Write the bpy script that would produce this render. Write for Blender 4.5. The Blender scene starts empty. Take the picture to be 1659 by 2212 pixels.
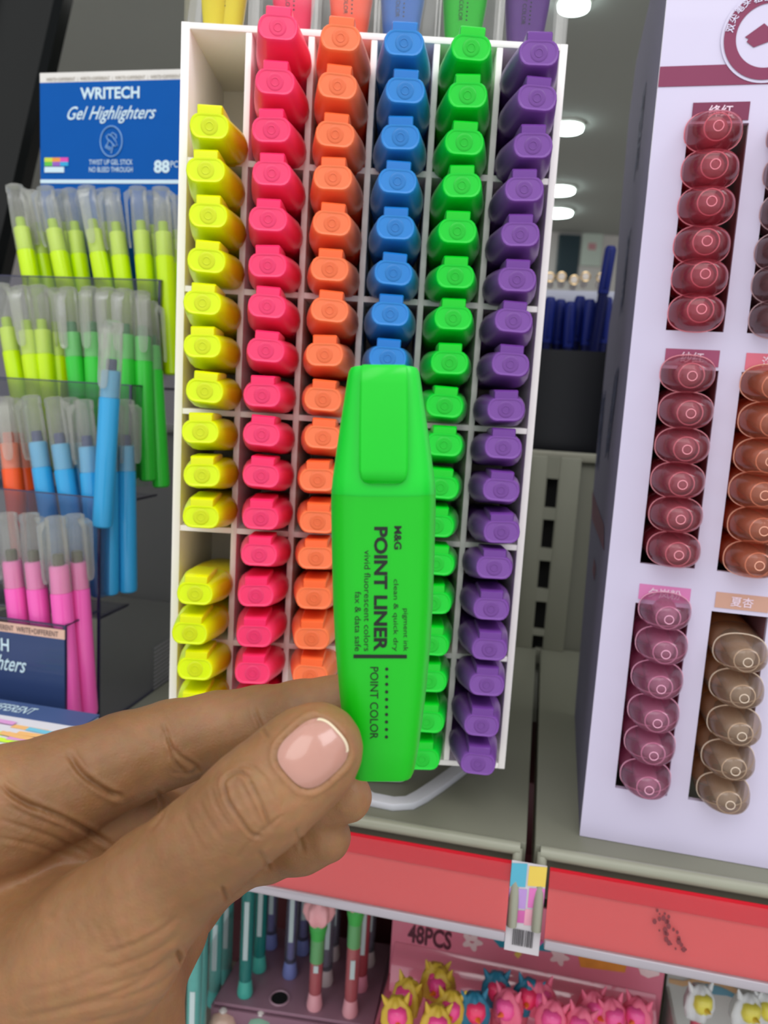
import bpy, bmesh, math, random
import numpy as np
from mathutils import Matrix, Vector
random.seed(7); rng = np.random.default_rng(7)
SC = bpy.context.scene
COL = SC.collection

# ------------------------------------------------------------------ camera
PITCH, ROLL, FPX = math.radians(8.4775), math.radians(3.418), 1650.0
cF = np.array([0, math.cos(PITCH), -math.sin(PITCH)])
_U = np.array([0, math.sin(PITCH), math.cos(PITCH)]); _R = np.array([1.0, 0, 0])
cR = _R*math.cos(ROLL)+_U*math.sin(ROLL)
cU = _U*math.cos(ROLL)-_R*math.sin(ROLL)
cam = bpy.data.cameras.new('camera'); camo = bpy.data.objects.new('camera', cam); COL.objects.link(camo)
cam.sensor_fit = 'VERTICAL'; cam.sensor_height = 36; cam.lens = FPX/2212*36
cam.clip_start = .01; cam.clip_end = 60
camo.matrix_world = Matrix([[cR[i], cU[i], -cF[i], 0] for i in range(3)]+[[0, 0, 0, 1]])
cam.dof.use_dof = True; cam.dof.focus_distance = .25; cam.dof.aperture_fstop = 17
SC.camera = camo

def ray(x, y): return cF+cR*(x-829.5)/FPX-cU*(y-1106)/FPX
def onz(x, y, z): a = ray(x, y); return a*z/a[2]
def ony(x, y, Y): a = ray(x, y); return a*Y/a[1]
def onpl(x, y, P0, n): a = ray(x, y); return a*(np.dot(P0, n)/np.dot(a, n))
def dep(x, y, d): return ray(x, y)*d
def proj(P): P = np.asarray(P, float); d = P@cF; return 829.5+FPX*(P@cR)/d, 1106-FPX*(P@cU)/d

# ------------------------------------------------------------------ light
SC.view_settings.view_transform = 'Standard'; SC.view_settings.look = 'None'
SC.view_settings.gamma = 1; SC.view_settings.use_curve_mapping = False
SC.view_settings.exposure = -.12
w = bpy.data.worlds.new('shop_air'); SC.world = w; w.use_nodes = True
w.node_tree.nodes['Background'].inputs[0].default_value = (.93, .96, 1, 1)
w.node_tree.nodes['Background'].inputs[1].default_value = 1.2
def area(name, loc, target, sx, sy, power, color):
    l = bpy.data.lights.new(name, 'AREA'); l.shape = 'RECTANGLE'; l.size = sx; l.size_y = sy; l.energy = power; l.color = color
    o = bpy.data.objects.new(name, l); COL.objects.link(o); o.location = loc
    o.rotation_euler = (Vector(target)-Vector(loc)).to_track_quat('-Z', 'Y').to_euler(); return o
area('overhead_area_light', (-.35, -.75, 1.28), (0, .35, -.1), 1.1, 1.1, 10, (1, .985, .96))
area('overhead_area_light', (0, 3.4, 1.3), (0, 3.4, -1), 2.4, 2.4, 22, (1, .99, .96))  # added fill, no visible fixture: lifts far wall and ceiling via floor bounce
area('overhead_area_light', (.95, -.25, 1.28), (.2, .4, -.1), .7, .7, 8, (.97, .96, 1))

# ------------------------------------------------------------------ materials
def lin(c):
    return tuple(((v/255)/12.92 if v/255 <= .04045 else ((v/255+.055)/1.055)**2.4) for v in c)
MATS = {}
def mat(name, rgb, rough=.45, sss=0, var=.04, scale=60, spec=.5, metal=0, emit=0, coat=0, bump=0, bscale=300, trans=0, ior=1.45):
    if name in MATS: return MATS[name]
    m = bpy.data.materials.new(name); m.use_nodes = True; nt = m.node_tree; b = nt.nodes['Principled BSDF']
    c = lin(rgb)
    tc = nt.nodes.new('ShaderNodeTexCoord'); nz = nt.nodes.new('ShaderNodeTexNoise'); nz.inputs['Scale'].default_value = scale
    nz.inputs['Detail'].default_value = 3
    nt.links.new(tc.outputs['Object'], nz.inputs['Vector'])
    mx = nt.nodes.new('ShaderNodeMix'); mx.data_type = 'RGBA'
    mx.inputs['A'].default_value = (*[v*(1-var) for v in c], 1); mx.inputs['B'].default_value = (*[min(1, v*(1+var)) for v in c], 1)
    nt.links.new(nz.outputs['Fac'], mx.inputs['Factor']); nt.links.new(mx.outputs['Result'], b.inputs['Base Color'])
    b.inputs['Roughness'].default_value = rough; b.inputs['Metallic'].default_value = metal
    b.inputs['Specular IOR Level'].default_value = spec; b.inputs['IOR'].default_value = ior
    b.inputs['Coat Weight'].default_value = coat; b.inputs['Transmission Weight'].default_value = trans
    if sss:
        b.inputs['Subsurface Weight'].default_value = sss; b.inputs['Subsurface Scale'].default_value = .005
        b.inputs['Subsurface Radius'].default_value = (1, 1, 1)
    if emit:
        b.inputs['Emission Color'].default_value = (*c, 1); b.inputs['Emission Strength'].default_value = emit
    if bump:
        n2 = nt.nodes.new('ShaderNodeTexNoise'); n2.inputs['Scale'].default_value = bscale; n2.inputs['Detail'].default_value = 4
        nt.links.new(tc.outputs['Object'], n2.inputs['Vector'])
        bp = nt.nodes.new('ShaderNodeBump'); bp.inputs['Strength'].default_value = bump; bp.inputs['Distance'].default_value = .001
        nt.links.new(n2.outputs['Fac'], bp.inputs['Height']); nt.links.new(bp.outputs['Normal'], b.inputs['Normal'])
    MATS[name] = m; return m
def clear(name, tint=(255, 255, 255), body=.05, bodycol=(235, 235, 235), gloss=.6, rough=.05):
    """thin clear plastic: see-through with a fresnel shine and a little milky body"""
    if name in MATS: return MATS[name]
    m = bpy.data.materials.new(name); m.use_nodes = True; nt = m.node_tree; nt.nodes.clear(); N = nt.nodes.new
    out = N('ShaderNodeOutputMaterial'); tr = N('ShaderNodeBsdfTransparent'); tr.inputs[0].default_value = (*lin(tint), 1)
    gl = N('ShaderNodeBsdfGlossy'); gl.inputs['Roughness'].default_value = rough
    df = N('ShaderNodeBsdfDiffuse'); df.inputs[0].default_value = (*lin(bodycol), 1)
    tl = N('ShaderNodeBsdfTranslucent'); tl.inputs[0].default_value = (*lin(bodycol), 1)
    lw = N('ShaderNodeLayerWeight'); lw.inputs['Blend'].default_value = .35
    nz = N('ShaderNodeTexNoise'); nz.inputs['Scale'].default_value = 40
    mu = N('ShaderNodeMath'); mu.operation = 'MULTIPLY'; mu.inputs[1].default_value = gloss
    nt.links.new(lw.outputs['Fresnel'], mu.inputs[0])
    md = N('ShaderNodeMixShader'); md.inputs[0].default_value = .5; nt.links.new(df.outputs[0], md.inputs[1]); nt.links.new(tl.outputs[0], md.inputs[2])
    mb = N('ShaderNodeMath'); mb.operation = 'MULTIPLY_ADD'; mb.inputs[1].default_value = body*.4; mb.inputs[2].default_value = body*.8
    nt.links.new(nz.outputs['Fac'], mb.inputs[0])
    m1 = N('ShaderNodeMixShader'); nt.links.new(mb.outputs[0], m1.inputs[0]); nt.links.new(tr.outputs[0], m1.inputs[1]); nt.links.new(md.outputs[0], m1.inputs[2])
    m2 = N('ShaderNodeMixShader'); nt.links.new(mu.outputs[0], m2.inputs[0]); nt.links.new(m1.outputs[0], m2.inputs[1]); nt.links.new(gl.outputs[0], m2.inputs[2])
    nt.links.new(m2.outputs[0], out.inputs[0]); MATS[name] = m; return m

# ------------------------------------------------------------------ object helpers
def link(name, me, m=None, parent=None, smooth=False, M=None):
    o = bpy.data.objects.new(name, me); COL.objects.link(o)
    if m is not None and not me.materials: me.materials.append(m)
    if parent is not None: o.parent = parent
    if M is not None: o.matrix_basis = Matrix(M)
    if smooth:
        me.polygons.foreach_set('use_smooth', [True]*len(me.polygons))
        if hasattr(me, 'set_sharp_from_angle'): me.set_sharp_from_angle(angle=math.radians(smooth if smooth is not True else 50))
    return o
def mesh(v, f): me = bpy.data.meshes.new('m'); me.from_pydata([tuple(map(float, p)) for p in v], [], [tuple(map(int, q)) for q in f]); me.update(); return me
def tag(o, label=None, cat=None, group=None, kind=None):
    if label: o['label'] = label
    if cat: o['category'] = cat
    if group: o['group'] = group
    if kind: o['kind'] = kind
    return o
def empty(name, loc=(0, 0, 0), R=None, label=None, cat=None, group=None):
    o = bpy.data.objects.new(name, None); COL.objects.link(o); o.empty_display_size = .01
    M = Matrix.Identity(4)
    if R is not None:
        for i in range(3):
            for j in range(3): M[i][j] = float(R[i][j])
    M.translation = Vector([float(a) for a in loc]); o.matrix_basis = M
    return tag(o, label, cat, group)
def copy_tree(o, parent=None):
    c = o.copy(); COL.objects.link(c)
    if parent is not None: c.parent = parent
    for ch in list(o.children): copy_tree(ch, c)
    return c
class MB:
    def __init__(s): s.v = []; s.f = []
    def add(s, v, f):
        n = len(s.v); s.v += [tuple(p) for p in v]; s.f += [tuple(i+n for i in q) for q in f]; return s
    def box(s, x0, x1, y0, y1, z0, z1):
        v = [(x, y, z) for x in (x0, x1) for y in (y0, y1) for z in (z0, z1)]
        return s.add(v, [(0, 1, 3, 2), (4, 6, 7, 5), (0, 4, 5, 1), (2, 3, 7, 6), (0, 2, 6, 4), (1, 5, 7, 3)])
    def loft(s, rings, cap=True, closed=False):
        n = len(rings[0]); v = [p for r in rings for p in r]; f = []
        for k in range(len(rings)-1+(1 if closed else 0)):
            a = k*n; b = ((k+1) % len(rings))*n
            for i in range(n): j = (i+1) % n; f.append((a+i, a+j, b+j, b+i))
        if cap and not closed: f.append(tuple(range(n-1, -1, -1))); f.append(tuple(range((len(rings)-1)*n, len(rings)*n)))
        return s.add(v, f)
    def lathe(s, prof, n=20, c=(0, 0), sx=1, sy=1, cap=True):
        return s.loft([[(c[0]+sx*r*math.cos(2*math.pi*i/n), c[1]+sy*r*math.sin(2*math.pi*i/n), z) for i in range(n)] for r, z in prof], cap)
    def prism(s, pts, a, b, ax=1):
        """polygon in the other two axes, extruded a..b along axis ax"""
        def mk(p, t):
            q = list(p); q.insert(ax, t); return tuple(q)
        return s.loft([[mk(p, a) for p in pts], [mk(p, b) for p in pts]])
    def tube(s, pts, r, n=8, closed=False):
        pts = [np.array(p, float) for p in pts]; rings = []; up = np.array([.13, .21, .97])
        for i, p in enumerate(pts):
            if closed: t = pts[(i+1) % len(pts)]-pts[i-1]
            else: t = pts[min(i+1, len(pts)-1)]-pts[max(i-1, 0)]
            t = t/np.linalg.norm(t); a = np.cross(up, t)
            if np.linalg.norm(a) < 1e-3: a = np.cross([1, 0, 0], t)
            a /= np.linalg.norm(a); b = np.cross(t, a); rr = r[i] if hasattr(r, '__len__') else r
            rings.append([tuple(p+rr*(a*math.cos(2*math.pi*k/n)+b*math.sin(2*math.pi*k/n))) for k in range(n)])
        return s.loft(rings, not closed, closed)
    def build(s, name, m=None, parent=None, smooth=False, bevel=0, seg=2, M=None):
        me = mesh(s.v, s.f)
        bm = bmesh.new(); bm.from_mesh(me)
        bmesh.ops.recalc_face_normals(bm, faces=bm.faces)
        if bevel:
            es = [e for e in bm.edges if len(e.link_faces) == 2 and e.calc_face_angle(0) > .6]
            bmesh.ops.bevel(bm, geom=es, offset=bevel, segments=seg, profile=.5, affect='EDGES')
        bm.to_mesh(me); bm.free()
        return link(name, me, m, parent, smooth or (40 if bevel else False), M)
def setmat(me, m): me.materials.clear(); me.materials.append(m)

def text_v(s, x0, x1, y0, y1, bold=0, shear=0, keep=False):
    """flat lettering fitted into a rectangle; returns verts (x,y), faces"""
    cu = bpy.data.curves.new('t', 'FONT'); cu.body = s; cu.size = 1; cu.offset = bold; cu.shear = shear; cu.resolution_u = 3
    o = bpy.data.objects.new('t', cu); COL.objects.link(o)
    me = bpy.data.meshes.new_from_object(o)
    v = np.array([tuple(q.co) for q in me.vertices]).reshape(-1, 3); f = [tuple(p.vertices) for p in me.polygons]
    bpy.data.objects.remove(o); bpy.data.curves.remove(cu); bpy.data.meshes.remove(me)
    if not len(v): return [], []
    a = v.min(0); b = v.max(0); sx = (x1-x0)/(b[0]-a[0]); sy = (y1-y0)/(b[1]-a[1])
    if keep: sx = sy = min(sx, sy)
    return [(x0+(p[0]-a[0])*sx, y0+(p[1]-a[1])*sy) for p in v], f

def rot(yaw): c, s = math.cos(yaw), math.sin(yaw); return np.array([[c, s, 0], [-s, c, 0], [0, 0, 1]])   # right side swings nearer
YAW = math.radians(11.5)
RS = rot(YAW); eS, dS = RS[:, 0], RS[:, 1]
ZS = -.225                                                           # top of the shelf

# ------------------------------------------------------------------ room
FL, CE = -1.3, 1.35
m_ceil = mat('ceiling_paint', (168, 171, 167), .9, var=.03, scale=2)
m_wall = mat('wall_paint', (214, 208, 205), .9, var=.03, scale=2)
tag(MB().box(-5, 5, -2.2, 6.3, FL-.1, FL).build('floor', mat('floor_tile', (196, 192, 184), .5, scale=3)), kind='structure')
tag(MB().box(-5, 5, .9, 6.3, CE, CE+.1).build('ceiling', m_ceil), kind='structure')
tag(MB().box(-5, 5, 6.2, 6.3, FL, CE).build('wall_back', m_wall), kind='structure')
tag(MB().box(-5.1, -5, -2.2, 6.3, FL, CE).build('wall_left', m_wall), kind='structure')
tag(MB().box(5, 5.1, -2.2, 6.3, FL, CE).build('wall_right', m_wall), kind='structure')
# recessed round lamps
m_lamp = mat('lamp_diffuser', (235, 255, 250), .5, emit=14)
m_rim = mat('lamp_rim', (225, 228, 220), .4)
names = ['nearest the top of the picture, beside the clear case', 'second down beside the purple highlighters', 'third down beside the purple highlighters', 'lowest one, just above the far wall']
for i, ((x, y), rr) in enumerate(zip([(1240, 5), (1226, 272), (1208, 408), (1203, 457)], [.1, .14, .17, .19])):
    P = onz(x, y, CE-.012); rr = 33/FPX*abs(P@cF)
    t = empty('ceiling_lamp', P, label='round glowing ceiling lamp, '+names[i], cat='ceiling lamp', group='round ceiling lamps')
    MB().lathe([(rr*1.08, .012), (rr*1.1, -.004), (rr*1.0, -.008)], 40).build('rim', m_rim, t, True)
    MB().lathe([(rr, -.008), (rr*.98, -.02), (rr*.8, -.024)], 40).build('diffuser', m_lamp, t, True)
# dark framed board and small notice on the far wall
P = ony(1227, 556, 6.18)
t = empty('wall_board', P, label='dark teal framed board on the far wall', cat='board')
MB().box(-.085, .085, -.01, .015, -.17, .17).build('frame', mat('board_frame', (60, 78, 84), .5), t, bevel=.004)
MB().box(-.072, .072, -.014, -.008, -.157, .157).build('panel', mat('board_panel', (28, 52, 62), .5), t)
P = ony(1278, 540, 6.18)
t = empty('wall_notice', P, label='small pale notice with a pink mark on the far wall', cat='notice')
MB().box(-.08, .08, -.004, .01, -.12, .12).build('sheet', mat('notice_paper', (205, 215, 205), .8), t)
MB().box(-.03, .03, -.007, -.003, .0, .05).build('pink_mark', mat('notice_pink', (205, 150, 155), .8), t)

# ------------------------------------------------------------------ shelf unit
m_shelf = mat('shelf_enamel', (126, 126, 110), .35, spec=.5, var=.06, scale=8)
m_lip = mat('shelf_lip', (150, 150, 132), .35)
SF = onz(1146, 1836, ZS)                                             # slit at the front of the shelf
def S(u, d, z): return SF+eS*u+dS*d+np.array([0, 0, z])              # gondola frame
SHM = [list(eS)+[0]]
def sh_empty(name, u, d, z, **k): return empty(name, S(u, d, z), RS, **k)
DEPTH = .345
for nm, u0, u1, lab in (('shelf_board', -.62, -.0022, 'grey-green metal shelf board under the highlighter grid'), ('shelf_board', .0022, .6, 'grey-green metal shelf board under the white capsule pen box')):
    t = sh_empty(nm, 0, 0, 0, label=lab, cat='shelf')
    MB().box(u0, u1, .006, DEPTH, -.03, 0).build('board', m_shelf, t, bevel=.001)
    s_ = 1 if u0 > 0 else -1
    g = MB()                                                        # rolled front bead and end bracket
    g.tube([(u0+.003, .003, -.002), (u1-.003, .003, -.002)], .0034, 10)
    ue = u0+.004 if u0 > 0 else u1-.004
    g.tube([(ue, .003, -.002), (ue, -.003, -.012), (ue, -.009, -.038)], .0026, 8)
    g.build('rolled_front_edge', m_lip, t, True)
# price rails
m_red = mat('price_rail_red', (196, 18, 36), .4, spec=.2); m_sal = mat('price_rail_insert', (206, 72, 72), .4, spec=.3, var=.08, scale=14)
m_alu = mat('price_rail_lower_trim', (168, 160, 166), .28, metal=.3)
m_film = clear('price_rail_film', body=.03, bodycol=(255, 225, 225), gloss=.35, rough=.12)
for u0, u1, lab in ((-.6, -.009, 'red price rail on the shelf edge under the highlighter grid'), (.0105, .58, 'red price rail on the shelf edge under the white pen box')):
    t = sh_empty('price_rail', 0, 0, 0, label=lab, cat='price rail')
    # sloped section: top at (d=-.001,z=-.009) bottom at (d=-.018,z=-.056)
    def rail(a, b, off, th):
        P0 = np.array([-.001, -.008]); D = np.array([-.0108, -.0312]); n = np.array([-.947, .322])
        p = [P0+D*a+n*off, P0+D*b+n*off, P0+D*b+n*(off+th), P0+D*a+n*(off+th)]
        return [(q[0], q[1]) for q in p]
    MB().prism([tuple(q) for q in rail(0, 1, 0, .0012)], u0, u1, 0).build('insert_strip', m_sal, t)
    MB().prism([tuple(q) for q in rail(-.04, .26, .0012, .001)], u0, u1, 0).build('red_top_band', m_red, t)
    MB().prism([tuple(q) for q in rail(.0, 1.0, .0030, .0005)], u0, u1, 0).build('clear_cover', m_film, t)
    MB().prism([tuple(q) for q in rail(.985, 1.12, -.001, .0055)], u0, u1, 0).build('lower_trim', m_alu, t, bevel=.0008)
    if u0 > 0:
        g = MB(); rr = random.Random(3)
        P0 = np.array([-.001, -.008]); D = np.array([-.0108, -.0312]); n = np.array([-.947, .322])
        for k in range(26):
            a = .30+.5*k/26+rr.uniform(-.03, .03); uu = .062+.012*k/26+rr.uniform(-.004, .005); q = P0+D*a+n*.0037
            r_ = rr.uniform(.0004, .0012)
            g.add([(uu+r_*math.cos(j), q[0]-n[1]*0+D[0]/.033*r_*math.sin(j)*1.3, q[1]+D[1]/.033*r_*math.sin(j)*1.3) for j in np.linspace(0, 6.28, 7)[:-1]], [tuple(range(6))])
        g.build('dark_smudge', mat('smudge', (120, 50, 55), .7), t)
# pastel card and bar code between the rails
t = sh_empty('price_card', 0, -.006, -.024, label='pastel printed card with a bar code hanging between the two price rails', cat='card')
def card(u0, u1, z0, z1, y=0): return MB().box(u0, u1, y, y+.0008, z0, z1)
card(-.0088, .0088, -.030, .020).build('card', mat('card_white', (214, 208, 212), .6), t)
g = MB(); rr = random.Random(5)
cc = [(236, 205, 90), (225, 120, 190), (90, 180, 205), (190, 150, 215), (240, 170, 190), (215, 105, 175)]
for k, (a, b, c, d) in enumerate([(.000, .0088, .008, .020), (.001, .0088, -.004, .008), (-.0088, -.001, .006, .02), (-.0088, .0, -.006, .006), (0, .0088, -.014, -.004), (-.0088, 0, -.014, -.006)]):
    MB().add([(a, -.0003, c), (b, -.0003, c+.001), (b, -.0003, d), (a, -.0003, d-.001)], [(0, 1, 2, 3)]).build('printed_patch', mat('pastel_%d' % k, cc[k], .6), t)
g = MB()
for k in range(12):
    x = -.005+k*.0009; g.box(x, x+rr.uniform(.0002, .0006), -.0006, -.0002, -.026, -.017)
g.build('bar_code', mat('print_dark', (70, 66, 70), .7), t)
# back panel and slotted upright behind the gap
m_pan = mat('back_panel', (120, 120, 106), .5, var=.04, scale=6); m_blk = mat('slot_black', (14, 14, 14), .9)
t = sh_empty('back_panel', 0, 0, 0, label='grey metal back panel of the shelf unit', cat='panel')
ztop = onpl(1200, 985, S(0, DEPTH+.008, 0), dS)[2]-ZS
MB().box(-.62, .62, DEPTH+.008, DEPTH+.014, -.9, ztop).build('sheet', m_pan, t, bevel=.001)
MB().box(-.62, .62, DEPTH+.004, DEPTH+.02, ztop-.004, ztop+.004).build('top_edge', mat('panel_edge', (150, 148, 132), .4), t, bevel=.001)
t = sh_empty('slotted_upright', 0, DEPTH-.004, 0, label='slotted metal upright rising behind the gap between the shelves', cat='upright')
uc = (onpl(1183, 1150, S(0, DEPTH, 0), dS)-SF)@eS
g = MB(); g.box(uc-.024, uc-.006, -.004, .004, 0, ztop); g.box(uc+.006, uc+.024, -.004, .004, 0, ztop)
g.box(uc-.026, uc-.022, -.008, .004, 0, ztop)
g.build('channel', mat('upright_enamel', (138, 138, 122), .45), t, bevel=.0006)
zs_ = [onpl(1180, y, S(0, DEPTH, 0), dS)[2]-ZS for y in (1063, 1151, 1239, 1327, 1400)]
g = MB(); z0 = 0
for zc in sorted(zs_):
    g.box(uc-.0062, uc+.0062, -.0035, .003, z0, zc-.0135); z0 = zc+.0135
g.box(uc-.0062, uc+.0062, -.0035, .003, z0, ztop)
g.box(uc-.0062, uc-.0050, -.003, .003, 0, ztop); g.box(uc+.0050, uc+.0062, -.003, .003, 0, ztop)
tag(g.build('web', MATS['upright_enamel'], t))
MB().box(uc-.0062, uc+.0062, .003, .0045, 0, ztop).build('slots', m_blk, t)

# ------------------------------------------------------------------ white grid rack
GX, GY, GZ = -.1079, .3929, .1698; PX, PZ, WT, GD = .03, .06079, .0030, .075
m_gw = mat('grid_white', (250, 244, 239), .5, var=.01, scale=80, bump=.05)
rack = empty('grid_rack', (GX, GY, GZ-6*PZ), label='white compartment rack holding rows of highlighters in six colours', cat='rack')
H = 6*PZ; Wd = 6*PX; h = WT/2
MB().box(-.0008-h, h+.0003, 0, GD, -h, H+h).build('side_panel', m_gw, rack, bevel=.0003)
MB().box(Wd-h, Wd+h+.0006, 0, GD, -h, H+h).build('side_panel', m_gw, rack, bevel=.0003)
MB().box(h, Wd-h, .0002, GD, H-h, H+h).build('top_panel', m_gw, rack, bevel=.0003)
MB().box(h, Wd-h, .0002, GD, -h, h).build('bottom_panel', m_gw, rack, bevel=.0003)
MB().box(-h, Wd+h, GD, GD+.003, -h, H+h).build('back_board', mat('grid_back', (226, 218, 205), .6), rack)
for c in range(1, 6): MB().box(c*PX-h, c*PX+h, .0004, GD, h, H-h).build('upright_divider', m_gw, rack, bevel=.0003)
for r in range(1, 6):
    for c in range(6):
        MB().box(c*PX+h, (c+1)*PX-h, .0005, GD, r*PZ-.0014, r*PZ+.0014).build('shelf_divider', m_gw, rack)
# looped foot of the rack
t = empty('rack_foot', (0, 0, ZS), label='white looped plastic foot resting on the shelf beneath the grid rack', cat='foot')
pa = [onz(x, y, ZS+.0045) for x, y in ((770, 1700), (800, 1718), (850, 1728), (885, 1726), (912, 1712), (945, 1690), (1000, 1650), (1050, 1600))]
pa = [p-np.array([0, 0, ZS]) for p in pa]
g = MB(); fr = []
for i, p in enumerate(pa):
    tt = pa[min(i+1, 7)]-pa[max(i-1, 0)]; tt /= np.linalg.norm(tt); nn = np.array([-tt[1], tt[0], 0]); hw = .0045
    fr.append([tuple(p+nn*hw-np.array([0, 0, .0045])), tuple(p+nn*hw), tuple(p-nn*hw), tuple(p-nn*hw-np.array([0, 0, .0045]))])
g.loft(fr).build('loop', mat('foot_white', (215, 215, 222), .3, coat=.3), t, bevel=.001)
MB().box(GX+.06, GX+Wd-.05, GY+.03, GY+GD-.005, 0, GZ-H-h-ZS).build('plinth', MATS['foot_white'], t, bevel=.003)

# ------------------------------------------------------------------ chunky highlighter
# local frame: z along the barrel (0 = base, .101 = cap tip), +y = the clip side, x = width
PROF = [(0, 14.6, 8.6), (1.5, 16.0, 9.8), (8, 18.4, 11.3), (20, 21.4, 13.2), (32, 23.6, 14.4), (43, 24.8, 15.2), (55, 25.5, 15.4), (66, 26.0, 15.6), (71, 25.9, 15.6)]
CAPP = [(69.2, 25.3, 15.6), (70, 26.0, 16.1), (73.5, 25.4, 15.8), (80, 23.7, 14.8), (87, 21.7, 13.5), (94, 19.6, 12.2), (99, 18.1, 11.2), (100.3, 17.6, 10.8), (101, 16.8, 10.1)]
def ring(z, W, T, n=6, flat=.5):
    a = W/2*flat; b = W/2-a; t = T/2; pts = []
    for k in range(n+1):
        q = math.pi/2-math.pi*k/n; pts.append((a+b*math.copysign(abs(math.cos(q))**.95, math.cos(q)), t*math.copysign(abs(math.sin(q))**.97, math.sin(q))))
    for k in range(n+1):
        q = -math.pi/2-math.pi*k/n; pts.append((-a+b*math.copysign(abs(math.cos(q))**.95, math.cos(q)), t*math.copysign(abs(math.sin(q))**.97, math.sin(q))))
    return [(x*.001, y*.001, z*.001) for x, y in pts]
def cap_T(z): 
    zz = [c[0] for c in CAPP]; tt = [c[2] for c in CAPP]; return float(np.interp(z, zz, tt))
def make_highlighter(col, mb_, mc, mk, dim):
    t = empty('highlighter'); n = 8
    b = MB(); rg = [ring(z, W, T, n) for z, W, T in PROF]
    b.loft(rg).build('barrel', mb_, t, 60)
    c = MB(); rg = [ring(z, W, T, n) for z, W, T in CAPP]+[ring(100.95, 15.4, 8.9, n), ring(100.75, 14.9, 8.4, n)]
    cap = c.loft(rg).build('cap', mc, t, 35)
    k = MB(); rs = []
    # clip: slab following the cap slope, rounded lower end
    hw = 5.8; zs = [72.2, 72.6, 73.6, 75.5, 80, 88, 96, 99.6, 100.6]
    ws = [3.2, 4.6, 5.4, 5.8, 5.8, 5.8, 5.7, 5.6, 5.2]
    for z, ww in zip(zs, ws):
        y0 = cap_T(z)/2-.6; y1 = cap_T(z)/2+np.interp(z, [72.2, 73.6, 80, 99.6, 100.6], [.8, 1.9, 2.5, 3.6, 3.0])
        rs.append([(x*.001, y*.001, z*.001) for x, y in ((-ww, y0), (ww, y0), (ww, y1-.5), (ww-.5, y1), (-ww+.5, y1), (-ww, y1-.5))])
    k.loft(rs).build('clip', mk, cap, 40)
    d = MB()
    d.tube([(.0017*math.cos(a), .0017*math.sin(a), .1006) for a in np.linspace(0, 2*math.pi, 17)[:-1]], .0004, 6, True)
    d.lathe([(.0040, .1006), (.0038, .1008), (.0030, .10085), (.0022, .1008)], 20)
    d.build('tip_dimple', dim, cap, True)
    return t
HL = {}
for nm, bc, cc, s_ in (('yellow', (232, 214, 0), (222, 246, 0), .25), ('pink', (250, 22, 92), (255, 62, 112), .25), ('orange', (255, 82, 26), (255, 122, 74), .25),
                   ('blue', (4, 96, 180), (40, 130, 206), .2), ('green', (0, 186, 12), (0, 206, 44), .25), ('purple', (90, 36, 126), (122, 72, 156), .2)):
    mb_ = mat('highlighter_'+nm+'_barrel', bc, .38, sss=s_, var=.03); mc = mat('highlighter_'+nm+'_cap', cc, .34, sss=s_+.1, var=.03)
    mk = mat('highlighter_'+nm+'_clip', tuple(int(a*.6+b*.4) for a, b in zip(cc, bc)), .34, sss=s_)
    dm = mat('highlighter_'+nm+'_dimple', tuple(int(a*.75+b*.25) for a, b in zip(cc, bc)), .4, sss=s_)
    HL[nm] = [make_highlighter(nm, mb_, mc, mk, dm), False]
def pose(base, tip, up, roll=0):
    z = np.array(tip)-np.array(base); z = z/np.linalg.norm(z); y = np.array(up, float); y = y-z*(y@z); y /= np.linalg.norm(y); x = np.cross(y, z)
    if roll: x, y = x*math.cos(roll)+y*math.sin(roll), y*math.cos(roll)-x*math.sin(roll)
    M = Matrix.Identity(4)
    for i in range(3): M[i][0], M[i][1], M[i][2] = float(x[i]), float(y[i]), float(z[i]); M[i][3] = float(base[i])
    return M
def put_hl(nm, M, label, group):
    p, used = HL[nm]
    o = copy_tree(p) if used else p
    HL[nm][1] = True; o.matrix_basis = M; tag(o, label, 'highlighter', group); return o
TIPS = {
 'yellow': (0, {2: (452, 272), 3: (444, 367), 4: (449.6, 465), 5: (446, 563), 6: (437, 654), 7: (437, 747.5), 8: (442, 845), 9: (432.5, 933), 10: (436, 1027), 11: (434, 1117), 13: (421, 1283), 14: (409.5, 1369), 15: (421, 1446), 16: (416, 1535)}),
 'pink': (1, dict(enumerate([(600, 58), (594, 176), (586, 280), (587, 374), (579, 473), (578, 573), (576.6, 661), (574, 757), (566, 854), (565, 938.6), (564, 1028), (563, 1120), (559.6, 1198.6), (552.4, 1287), (549, 1375), (545.5, 1454.5), (541, 1542)]))),
 'orange': (2, dict(enumerate([(735.5, 81), (729, 185), (724, 290), (719, 383), (717, 482), (712, 581), (712, 670), (701, 766), (697.5, 863), (697.5, 945), (686, 1037), (686, 1128), (682, 1205.6), (678, 1292.6), (673, 1380), (670, 1461)]))),
 'blue': (3, dict(enumerate([(872.6, 92), (875.4, 195), (865, 296), (858.7, 391), (854, 491), (849.7, 589.7), (843, 678), (837.5, 774)]))),
 'green': (4, dict(enumerate([(1018, 102.6), (1010, 205), (1003, 307), (998, 400), (988, 499), (983.4, 597), (979, 687), (971, 783.6), (960.6, 877), (959, 961), (951.5, 1053), (942, 1136), (942.6, 1218), (936, 1303), (931.5, 1393), (927, 1472), (922, 1560), (912, 1641)]))),
 'purple': (5, dict(enumerate([(1164.7, 113.7), (1160.5, 210.8), (1151.6, 314), (1132.6, 408.5), (1124, 506), (1117, 604), (1109.5, 692.7), (1102.8, 787), (1093, 885), (1087, 966.6), (1082.4, 1059), (1083.6, 1149.6), (1067.6, 1226.5), (1061, 1316), (1057.3, 1403.4), (1051.4, 1480), (1040.3, 1568), (1032.6, 1651)]))),
}
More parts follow.
